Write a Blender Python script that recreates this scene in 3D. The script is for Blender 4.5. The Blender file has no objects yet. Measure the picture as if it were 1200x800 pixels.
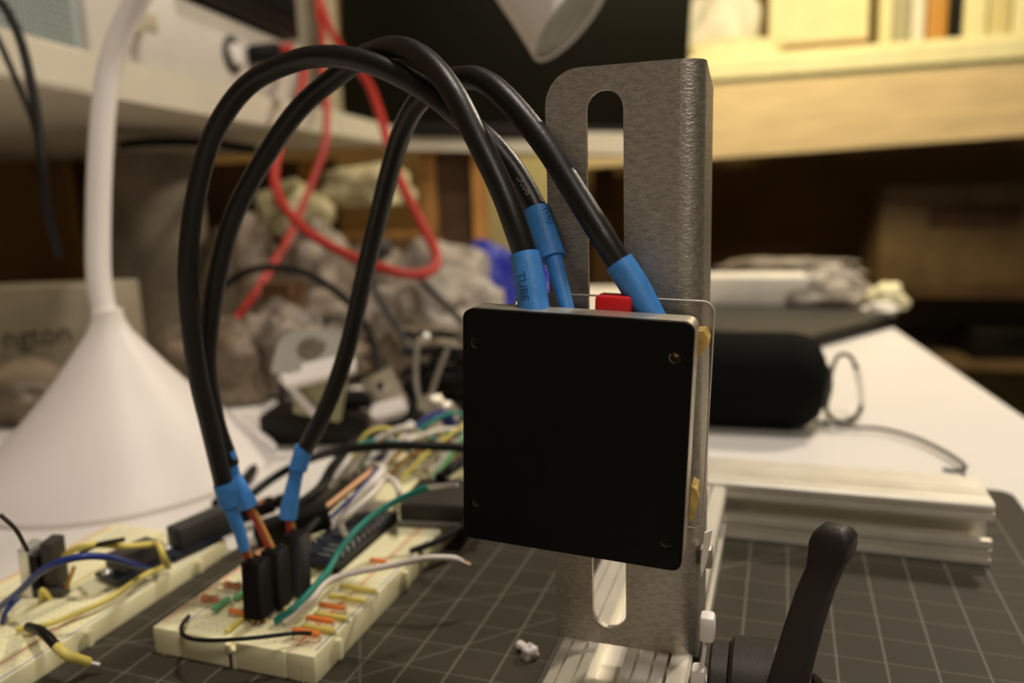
import bpy, bmesh, math, random
from mathutils import Vector, Matrix, Quaternion, noise

# ------------------------------------------------------------------ camera, world, lights, exposure
SC = bpy.context.scene
COL = SC.collection
R = math.radians
random.seed(7)

def look_matrix(yaw, pitch, roll):
    f = Vector((-math.sin(yaw)*math.cos(pitch), math.cos(yaw)*math.cos(pitch), -math.sin(pitch)))
    ri = Vector((math.cos(yaw), math.sin(yaw), 0)); d = f.cross(ri)
    r2 = ri*math.cos(roll) + d*math.sin(roll); d2 = -ri*math.sin(roll) + d*math.cos(roll)
    return Matrix((r2, -d2, -f)).transposed().to_4x4()

cam_data = bpy.data.cameras.new('camera'); cam = bpy.data.objects.new('camera', cam_data); COL.objects.link(cam)
cam.matrix_world = Matrix.Translation((0, 0, 0.13004)) @ look_matrix(0.3368, 0.1876, 0.0327)
cam_data.sensor_width = 36; cam_data.lens = 27.52
cam_data.clip_start = 0.01; cam_data.clip_end = 20
cam_data.dof.use_dof = True; cam_data.dof.focus_distance = 0.170; cam_data.dof.aperture_fstop = 9.6
SC.camera = cam

world = bpy.data.worlds.new('world'); SC.world = world; world.use_nodes = True
bgn = world.node_tree.nodes['Background']; bgn.inputs[0].default_value = (1.0, 0.86, 0.66, 1); bgn.inputs[1].default_value = 0.045

def area(name, loc, target, size, power, color):
    l = bpy.data.lights.new(name, 'AREA'); l.shape = 'DISK'; l.size = size; l.energy = power; l.color = color
    o = bpy.data.objects.new(name, l); COL.objects.link(o); o.location = loc
    o.rotation_euler = (Vector(target) - Vector(loc)).to_track_quat('-Z', 'Y').to_euler()
    return o
area('ceiling_light', (0.10, 0.24, 1.35), (-0.05, 0.25, 0), 0.14, 7.2, (1.0, 0.90, 0.79))
area('desk_back_light', (0.34, 0.95, 0.80), (-0.03, 0.2, 0), 0.10, 5.0, (1.0, 0.87, 0.68))
area('shelf_light', (0.02, 1.10, 0.85), (0.05, 1.75, 0.3), 0.22, 7.0, (1.0, 0.82, 0.45))
area('room_light', (0.50, -0.45, 0.85), (-0.15, 0.3, 0.05), 0.22, 2.7, (1.0, 0.89, 0.76))
SC.view_settings.view_transform = 'Standard'; SC.view_settings.look = 'None'
SC.view_settings.gamma = 1; SC.view_settings.use_curve_mapping = False; SC.view_settings.exposure = 0.32

# ------------------------------------------------------------------ materials
def mat(name, col, rough=0.5, metal=0.0, var=0.0, vscale=40, bump=0.0, bscale=200, spec=0.5, stretch=None, trans=0.0, alpha=1.0, ior=1.45, sheen=0):
    m = bpy.data.materials.new(name); m.use_nodes = True
    nt = m.node_tree; b = nt.nodes['Principled BSDF']
    b.inputs['Base Color'].default_value = (*col, 1); b.inputs['Roughness'].default_value = rough
    b.inputs['Metallic'].default_value = metal; b.inputs['Specular IOR Level'].default_value = spec
    b.inputs['Transmission Weight'].default_value = trans; b.inputs['IOR'].default_value = ior
    b.inputs['Alpha'].default_value = alpha
    if var or bump:
        tc = nt.nodes.new('ShaderNodeTexCoord'); mp = nt.nodes.new('ShaderNodeMapping')
        nt.links.new(tc.outputs['Object'], mp.inputs[0])
        if stretch:
            mp.inputs['Scale'].default_value = stretch[:3]
            if len(stretch) > 3: mp.inputs['Rotation'].default_value = (0, stretch[3], 0)
        if var:
            n = nt.nodes.new('ShaderNodeTexNoise'); n.inputs['Scale'].default_value = vscale; n.inputs['Detail'].default_value = 5
            r = nt.nodes.new('ShaderNodeValToRGB')
            lo = [max(0, c*(1-var)) for c in col]; hi = [min(1, c*(1+var)) for c in col]
            r.color_ramp.elements[0].color = (*lo, 1); r.color_ramp.elements[1].color = (*hi, 1)
            r.color_ramp.elements[0].position = .35; r.color_ramp.elements[1].position = .65
            nt.links.new(mp.outputs[0], n.inputs[0]); nt.links.new(n.outputs[0], r.inputs[0]); nt.links.new(r.outputs[0], b.inputs['Base Color'])
        if bump:
            n2 = nt.nodes.new('ShaderNodeTexNoise'); n2.inputs['Scale'].default_value = bscale; n2.inputs['Detail'].default_value = 6
            bp = nt.nodes.new('ShaderNodeBump'); bp.inputs['Strength'].default_value = bump; bp.inputs['Distance'].default_value = 0.0006
            nt.links.new(mp.outputs[0], n2.inputs[0]); nt.links.new(n2.outputs[0], bp.inputs['Height']); nt.links.new(bp.outputs[0], b.inputs['Normal'])
    return m

M = {}
M['cable'] = mat('black_rubber', (.009, .0082, .0075), .40, var=.2, bump=.12, bscale=900)
M['cord'] = mat('black_vinyl', (.010, .009, .008), .5, spec=.25)
M['tube'] = mat('blue_heat_shrink', (.055, .25, .66), .48, var=.10, vscale=300, bump=.12, bscale=1400)
M['ink'] = mat('dark_ink', (.02, .07, .18), .6)
M['greyink'] = mat('grey_print', (.22, .21, .19), .6)
M['cover'] = mat('black_anodised', (.0045, .0042, .0032), .6, var=.15, vscale=200, spec=.15)
M['alu'] = mat('bare_aluminium', (.62, .57, .47), .38, metal=.85, var=.12, vscale=200, bump=.2, bscale=600)
M['extr'] = mat('anodised_extrusion', (.80, .76, .66), .38, metal=.45, var=.06, vscale=80, bump=.06, bscale=800, stretch=(1, 1, 1))
M['steel'] = mat('scratched_steel', (.45, .405, .345), .42, metal=.8, var=.16, vscale=500, bump=.4, bscale=1100, stretch=(1.0, 1, 2.2, R(35)))
M['chrome'] = mat('chrome', (.75, .73, .68), .18, metal=1)
M['brass'] = mat('brass', (.7, .5, .25), .3, metal=1)
M['olivemetal'] = mat('dull_plate', (.36, .33, .20), .4, metal=.3)
M['polished'] = mat('polished_steel', (.66, .62, .54), .25, metal=.7, bump=.2, bscale=100)
M['hole'] = mat('dark_recess', (.004, .004, .004), .8)
M['bb'] = mat('cream_abs', (.84, .79, .50), .5, var=.04, vscale=60)
M['bbhole'] = mat('contact_hole', (.66, .60, .37), .7)
M['redline'] = mat('red_stripe', (.75, .25, .16), .6)
M['blueline'] = mat('blue_stripe', (.35, .4, .5), .6)
M['housing'] = mat('black_nylon', (.006, .0055, .005), .5, spec=.2)
M['red'] = mat('red_insulation', (.55, .02, .015), .4)
M['redcord'] = mat('red_orange_cord', (.42, .028, .02), .45)
M['orange'] = mat('orange_insulation', (.85, .24, .05), .45)
M['brown'] = mat('brown_insulation', (.42, .20, .04), .5)
M['yellow'] = mat('yellow_insulation', (.72, .60, .14), .45)
M['green'] = mat('green_insulation', (.01, .22, .17), .4)
M['lgreen'] = mat('light_green_insulation', (.12, .38, .16), .5)
M['bluew'] = mat('blue_insulation', (.02, .04, .22), .4)
M['purple'] = mat('purple_plastic', (.035, .03, .16), .4)
M['whitew'] = mat('white_insulation', (.78, .72, .64), .45)
M['copper'] = mat('bare_copper', (.62, .42, .30), .35, metal=.7)
M['tin'] = mat('tinned_wire', (.75, .73, .70), .3, metal=.7)
M['pcb'] = mat('black_circuit_board', (.02, .025, .035), .4, var=.4, vscale=300)
M['chip'] = mat('grey_black_chip', (.045, .042, .04), .5)
M['slate'] = mat('slate_plastic', (.045, .042, .035), .5, spec=.3)
M['lever'] = mat('black_powder_coat', (.024, .020, .016), .5, bump=.12, bscale=1500, spec=.3)
M['white'] = mat('white_plastic', (.80, .74, .70), .42)
M['lampwhite'] = mat('lamp_white', (.80, .74, .70), .45)
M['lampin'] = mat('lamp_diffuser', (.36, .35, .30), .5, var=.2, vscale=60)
M['desk'] = mat('white_laminate', (.80, .76, .71), .38, var=.015, vscale=8)
M['acrylic'] = mat('clear_acrylic', (.95, .93, .88), .04, trans=1.0, ior=1.3)
M['edge'] = mat('painted_edge_shine', (.55, .52, .44), .25)  # pale colour standing in for light caught on the acrylic rim
M['tape'] = mat('amber_tape', (.55, .36, .10), .4, var=.25, vscale=400)
M['shelfcream'] = mat('cream_paint', (.62, .57, .46), .55, var=.05, vscale=10)
M['appl'] = mat('white_enamel', (.62, .58, .52), .45, var=.04, vscale=20)
M['mesh'] = mat('blue_grey_metal', (.36, .42, .42), .5)
M['dark'] = mat('dark_plastic', (.011, .010, .007), .5, spec=.2)
M['screen'] = mat('black_screen', (.006, .0055, .002), .5, spec=.12)
M['oak'] = mat('pale_wood', (.72, .56, .33), .55, var=.1, vscale=8, stretch=(1, 1, 6))
M['orangewood'] = mat('orange_pine', (.42, .20, .05), .55, var=.2, vscale=12, stretch=(5, 5, 1))
M['darkwood'] = mat('dark_wood', (.09, .045, .015), .6, var=.2, vscale=15)
M['cream'] = mat('cream_cloth', (.83, .77, .48), .7, var=.05, vscale=20, bump=.2, bscale=60)
M['ywall'] = mat('pale_yellow_paint', (.86, .76, .42), .7)
M['brownwall'] = mat('brown_wall', (.30, .18, .06), .8, var=.2, vscale=3)
M['olive'] = mat('olive_wall', (.34, .31, .15), .8, var=.15, vscale=4)
M['card'] = mat('brown_cardboard', (.17, .11, .045), .75, var=.15, vscale=14)
M['paper'] = mat('off_white_paper', (.80, .76, .66), .6, var=.05, vscale=40)
M['plas'] = mat('cloudy_plastic_film', (.34, .30, .25), .4, var=.3, vscale=45, bump=.3, bscale=60, spec=.3)
M['plasgrey'] = mat('grey_plastic_film', (.22, .18, .14), .45, var=.35, vscale=60, bump=.5, bscale=60)
M['tan'] = mat('tan_bag_film', (.17, .13, .085), .5, var=.3, vscale=30, bump=.4, bscale=40)
M['creamlump'] = mat('cream_foam', (.52, .46, .27), .7, var=.25, vscale=25, bump=.4, bscale=50)
M['bluebag'] = mat('blue_film', (.02, .03, .34), .35, var=.2, vscale=30, bump=.3, bscale=50)
M['speaker'] = mat('black_speaker_cloth', (.0045, .0045, .0035), .85, bump=.5, bscale=1500, spec=.1)
M['redplug'] = mat('red_plastic', (.70, .015, .02), .4)
M['beige'] = mat('beige_panel', (.42, .37, .26), .7, var=.1, vscale=10)

def mat_cutting():
    m = bpy.data.materials.new('cutting_mat_print'); m.use_nodes = True; nt = m.node_tree; b = nt.nodes['Principled BSDF']
    L = nt.links.new; N = nt.nodes.new
    tc = N('ShaderNodeTexCoord'); sp = N('ShaderNodeSeparateXYZ'); L(tc.outputs['Object'], sp.inputs[0])
    def mth(op, a, b_=None, c=None):
        n = N('ShaderNodeMath'); n.operation = op
        for i, x in enumerate((a, b_, c)):
            if x is None: continue
            if isinstance(x, (int, float)): n.inputs[i].default_value = x
            else: L(x, n.inputs[i])
        return n.outputs[0]
    def line(co, phase, pitch, w):
        t = mth('FRACT', mth('ADD', mth('DIVIDE', mth('SUBTRACT', co, phase), pitch), 0.5))
        d = mth('MULTIPLY', mth('ABSOLUTE', mth('SUBTRACT', t, 0.5)), pitch)
        return mth('LESS_THAN', d, w)
    X, Y = sp.outputs[0], sp.outputs[1]
    inside = mth('MULTIPLY', mth('LESS_THAN', X, 0.0812), mth('LESS_THAN', Y, 0.3485))
    gx = line(X, 0.0300, 0.0127, 0.00028); gy = mth('MULTIPLY', line(Y, 0.2543, 0.0127, 0.00022), 0.62)
    def diag(px, py, ang):
        c, s = math.cos(R(ang)), math.sin(R(ang))
        d = mth('ABSOLUTE', mth('SUBTRACT', mth('MULTIPLY', mth('SUBTRACT', X, px), s), mth('MULTIPLY', mth('SUBTRACT', Y, py), c)))
        return mth('MULTIPLY', mth('LESS_THAN', d, 0.00022), 0.8)
    g = mth('MAXIMUM', gx, gy)
    for px, py, a in ((-0.1072, 0.1699, 45), (-0.1072, 0.1699, 120), (-0.0081, 0.2670, 30)):
        g = mth('MAXIMUM', g, diag(px, py, a))
    g = mth('MULTIPLY', g, inside)
    n = N('ShaderNodeTexNoise'); n.inputs['Scale'].default_value = 35; n.inputs['Detail'].default_value = 6; L(tc.outputs['Object'], n.inputs[0])
    r = N('ShaderNodeValToRGB'); r.color_ramp.elements[0].color = (.040, .034, .025, 1); r.color_ramp.elements[1].color = (.057, .049, .035, 1)
    L(n.outputs[0], r.inputs[0])
    mx = N('ShaderNodeMixRGB'); L(mth('MULTIPLY', g, .6), mx.inputs[0]); L(r.outputs[0], mx.inputs[1]); mx.inputs[2].default_value = (.21, .19, .155, 1)
    L(mx.outputs[0], b.inputs['Base Color']); b.inputs['Roughness'].default_value = .55; b.inputs['Specular IOR Level'].default_value = .12
    n2 = N('ShaderNodeTexNoise'); n2.inputs['Scale'].default_value = 1500; L(tc.outputs['Object'], n2.inputs[0])
    bp = N('ShaderNodeBump'); bp.inputs['Strength'].default_value = .3; bp.inputs['Distance'].default_value = .0003; L(n2.outputs[0], bp.inputs['Height']); L(bp.outputs[0], b.inputs['Normal'])
    return m
M['mat'] = mat_cutting()

# ------------------------------------------------------------------ helpers
def link(name, bm, m, parent=None, smooth=True, ang=40):
    me = bpy.data.meshes.new(name)
    bmesh.ops.recalc_face_normals(bm, faces=bm.faces[:])
    bm.to_mesh(me); bm.free()
    if m: me.materials.append(M[m])
    if smooth:
        for p in me.polygons: p.use_smooth = True
        try: me.set_sharp_from_angle(angle=R(ang))
        except Exception: pass
    o = bpy.data.objects.new(name, me); COL.objects.link(o)
    if parent: o.parent = parent
    return o

def tag(o, label=None, cat=None, group=None, kind=None):
    if label: o['label'] = label
    if cat: o['category'] = cat
    if group: o['group'] = group
    if kind: o['kind'] = kind
    return o

def thing(name, label, cat, loc=(0, 0, 0), rot=(0, 0, 0), group=None):
    o = bpy.data.objects.new(name, None); COL.objects.link(o); o.location = loc; o.rotation_euler = rot
    o.empty_display_size = .01
    return tag(o, label, cat, group)

def add_box(bm, c, s, rot=None, bev=0.0, seg=2):
    t = bmesh.new(); bmesh.ops.create_cube(t, size=1)
    bmesh.ops.scale(t, vec=s, verts=t.verts[:])
    if bev: bmesh.ops.bevel(t, geom=t.edges[:], offset=bev, segments=seg, affect='EDGES', profile=.5)
    mtx = Matrix.Translation(c) @ (rot.to_4x4() if rot else Matrix.Identity(4))
    bmesh.ops.transform(t, matrix=mtx, verts=t.verts[:])
    me = bpy.data.meshes.new('tmp'); t.to_mesh(me); t.free(); bm.from_mesh(me); bpy.data.meshes.remove(me)

def box(name, c, s, m, parent=None, rot=None, bev=0.0, seg=2):
    bm = bmesh.new(); add_box(bm, c, s, rot, bev, seg); return link(name, bm, m, parent)

def span(name, lo, hi, m, parent=None, bev=0.0):
    c = [(a+b)/2 for a, b in zip(lo, hi)]; s = [abs(b-a) for a, b in zip(lo, hi)]
    return box(name, c, s, m, parent, None, bev)

def smooth_path(pts, n=6):
    P = [Vector(p) for p in pts]
    if len(P) < 3: return P
    Q = [P[0]*2-P[1]] + P + [P[-1]*2-P[-2]]; out = []
    for i in range(1, len(Q)-2):
        a, b, c, d = Q[i-1], Q[i], Q[i+1], Q[i+2]
        for k in range(n):
            t = k/n
            out.append(0.5*((2*b)+(c-a)*t+(2*a-5*b+4*c-d)*t*t+(3*b-a-3*c+d)*t*t*t))
    out.append(P[-1]); return out

def frames(P):
    T = [(P[min(i+1, len(P)-1)]-P[max(i-1, 0)]).normalized() for i in range(len(P))]
    up = Vector((0, -1, 0)) if abs(T[0].y) < .8 else Vector((1, 0, 0))
    n = (up - T[0]*up.dot(T[0])).normalized(); F = []
    for t in T:
        n = (n - t*n.dot(t)).normalized(); F.append((t, n, t.cross(n)))
    return F

def add_tube(bm, pts, r, seg=12, n=6, closed_ends=True):
    P = smooth_path(pts, n); F = frames(P); rings = []
    for i, (p, (t, a, b)) in enumerate(zip(P, F)):
        rr = r(i/(len(P)-1)) if callable(r) else r
        rings.append([bm.verts.new(p + (a*math.cos(2*math.pi*k/seg) + b*math.sin(2*math.pi*k/seg))*rr) for k in range(seg)])
    for A, B in zip(rings, rings[1:]):
        for k in range(seg): bm.faces.new((A[k], A[(k+1) % seg], B[(k+1) % seg], B[k]))
    if closed_ends: bm.faces.new(rings[0][::-1]); bm.faces.new(rings[-1])

def tube(name, pts, r, m, parent=None, seg=12, n=6):
    bm = bmesh.new(); add_tube(bm, pts, r, seg, n); return link(name, bm, m, parent, ang=60)

def add_lathe(bm, prof, seg=32, mtx=None, cap=True):
    rings = []
    for r, z in prof:
        rings.append([bm.verts.new((r*math.cos(2*math.pi*k/seg), r*math.sin(2*math.pi*k/seg), z)) for k in range(seg)])
    for A, B in zip(rings, rings[1:]):
        for k in range(seg): bm.faces.new((A[k], A[(k+1) % seg], B[(k+1) % seg], B[k]))
    if cap: bm.faces.new(rings[0][::-1]); bm.faces.new(rings[-1])
    if mtx: bmesh.ops.transform(bm, matrix=mtx, verts=[v for r in rings for v in r])

def lathe(name, prof, m, parent=None, mtx=None, seg=32, cap=True):
    bm = bmesh.new(); add_lathe(bm, prof, seg, mtx, cap); return link(name, bm, m, parent)

def along(a, b):
    a, b = Vector(a), Vector(b)
    return Matrix.Translation(a) @ (b-a).to_track_quat('Z', 'Y').to_matrix().to_4x4()

def rounded(x0, z0, x1, z1, r, seg=6):
    """outline of a rectangle in x,z with corner radii r = (bl, br, tr, tl)"""
    out = []
    for (cx, cz, a0, rr) in ((x0, z0, 180, r[0]), (x1, z0, 270, r[1]), (x1, z1, 0, r[2]), (x0, z1, 90, r[3])):
        sx = 1 if cx == x0 else -1; sz = 1 if cz == z0 else -1
        if rr <= 0: out.append((cx, cz)); continue
        for k in range(seg+1):
            a = R(a0 + 90*k/seg); out.append((cx+sx*rr+rr*math.cos(a), cz+sz*rr+rr*math.sin(a)))
    return out

def plate(outline, holes, t, axis='y'):
    """flat plate in x,z with real holes, thickness t from y=0 towards +y"""
    bm = bmesh.new(); edges = []
    for loop in [outline]+holes:
        vs = [bm.verts.new((x, 0, z)) for x, z in loop]
        edges += [bm.edges.new((vs[i], vs[(i+1) % len(vs)])) for i in range(len(vs))]
    bmesh.ops.triangle_fill(bm, edges=edges, use_beauty=True, use_dissolve=False)
    ret = bmesh.ops.extrude_face_region(bm, geom=bm.faces[:])
    bmesh.ops.translate(bm, vec=(0, t, 0), verts=[g for g in ret['geom'] if isinstance(g, bmesh.types.BMVert)])
    return bm

def circle(cx, cz, r, n=16): return [(cx+r*math.cos(2*math.pi*k/n), cz+r*math.sin(2*math.pi*k/n)) for k in range(n)]

def crumple(name, c, s, m, seed=0, parent=None, sharp=1.0, flat=0.25, sub=4, rotz=0):
    """a crumpled, folded blob resting on its flattened underside; c = centre of its base"""
    bm = bmesh.new(); bmesh.ops.create_icosphere(bm, subdivisions=sub, radius=1)
    off = Vector((seed*7.3, seed*3.1, seed*1.7))
    for v in bm.verts:
        d = v.co.normalized()
        k = 1 + .35*noise.noise(d*1.6+off) - sharp*.22*abs(noise.noise(d*3.6+off)) - sharp*.12*abs(noise.noise(d*8+off))
        p = d*k
        if p.z < -flat: p.z = -flat + (p.z+flat)*.08
        v.co = Vector((p.x*s[0], p.y*s[1], (p.z+flat)/(1+flat)*s[2]))
    bmesh.ops.rotate(bm, verts=bm.verts[:], matrix=Matrix.Rotation(rotz, 3, 'Z'))
    zm = min(v.co.z for v in bm.verts)
    bmesh.ops.translate(bm, vec=(c[0], c[1], c[2]-zm), verts=bm.verts[:])
    return link(name, bm, m, parent, ang=75)

def text_mesh(s, size, extrude=0):
    cu = bpy.data.curves.new('lettering', 'FONT'); cu.body = s; cu.size = size; cu.resolution_u = 3; cu.extrude = extrude
    o = bpy.data.objects.new('lettering', cu); COL.objects.link(o)
    bpy.context.view_layer.update()
    me = bpy.data.meshes.new_from_object(o.evaluated_get(bpy.context.evaluated_depsgraph_get()))
    bpy.data.objects.remove(o); bpy.data.curves.remove(cu)
    bm = bmesh.new(); bm.from_mesh(me); bpy.data.meshes.remove(me)
    bmesh.ops.triangulate(bm, faces=bm.faces[:])
    bmesh.ops.subdivide_edges(bm, edges=[e for e in bm.edges if e.calc_length() > size*.12], cuts=2)
    return bm

def wrap_text(name, s, size, pts, r, start, ang, m, parent, back=False, squash=1.0):
    """prints s around a tube: along its path from arc length `start`, centred on angle `ang` from the camera-facing side"""
    P = smooth_path(pts, 10); acc = [0]
    for a, b in zip(P, P[1:]): acc.append(acc[-1]+(b-a).length)
    bm = text_mesh(s, size); w = max(v.co.x for v in bm.verts)
    for v in bm.verts:
        x, y = v.co.x, (v.co.y-size*.35)*squash
        if back: x = w-x; y = -y
        d = min(max(start+x, 0), acc[-1]-1e-6)
        i = max(k for k in range(len(acc)-1) if acc[k] <= d)
        f = (d-acc[i])/(acc[i+1]-acc[i]); p = P[i].lerp(P[i+1], f)
        T = (P[min(i+1, len(P)-1)]-P[max(i-1, 0)]).normalized()
        view = (Vector((0, 0, .13))-p); n = (view-T*view.dot(T)).normalized(); side = n.cross(T)
        a = ang + y/r
        v.co = p+(n*math.cos(a)+side*math.sin(a))*(r+.00006)
    return link(name, bm, m, parent, smooth=False)

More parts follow.
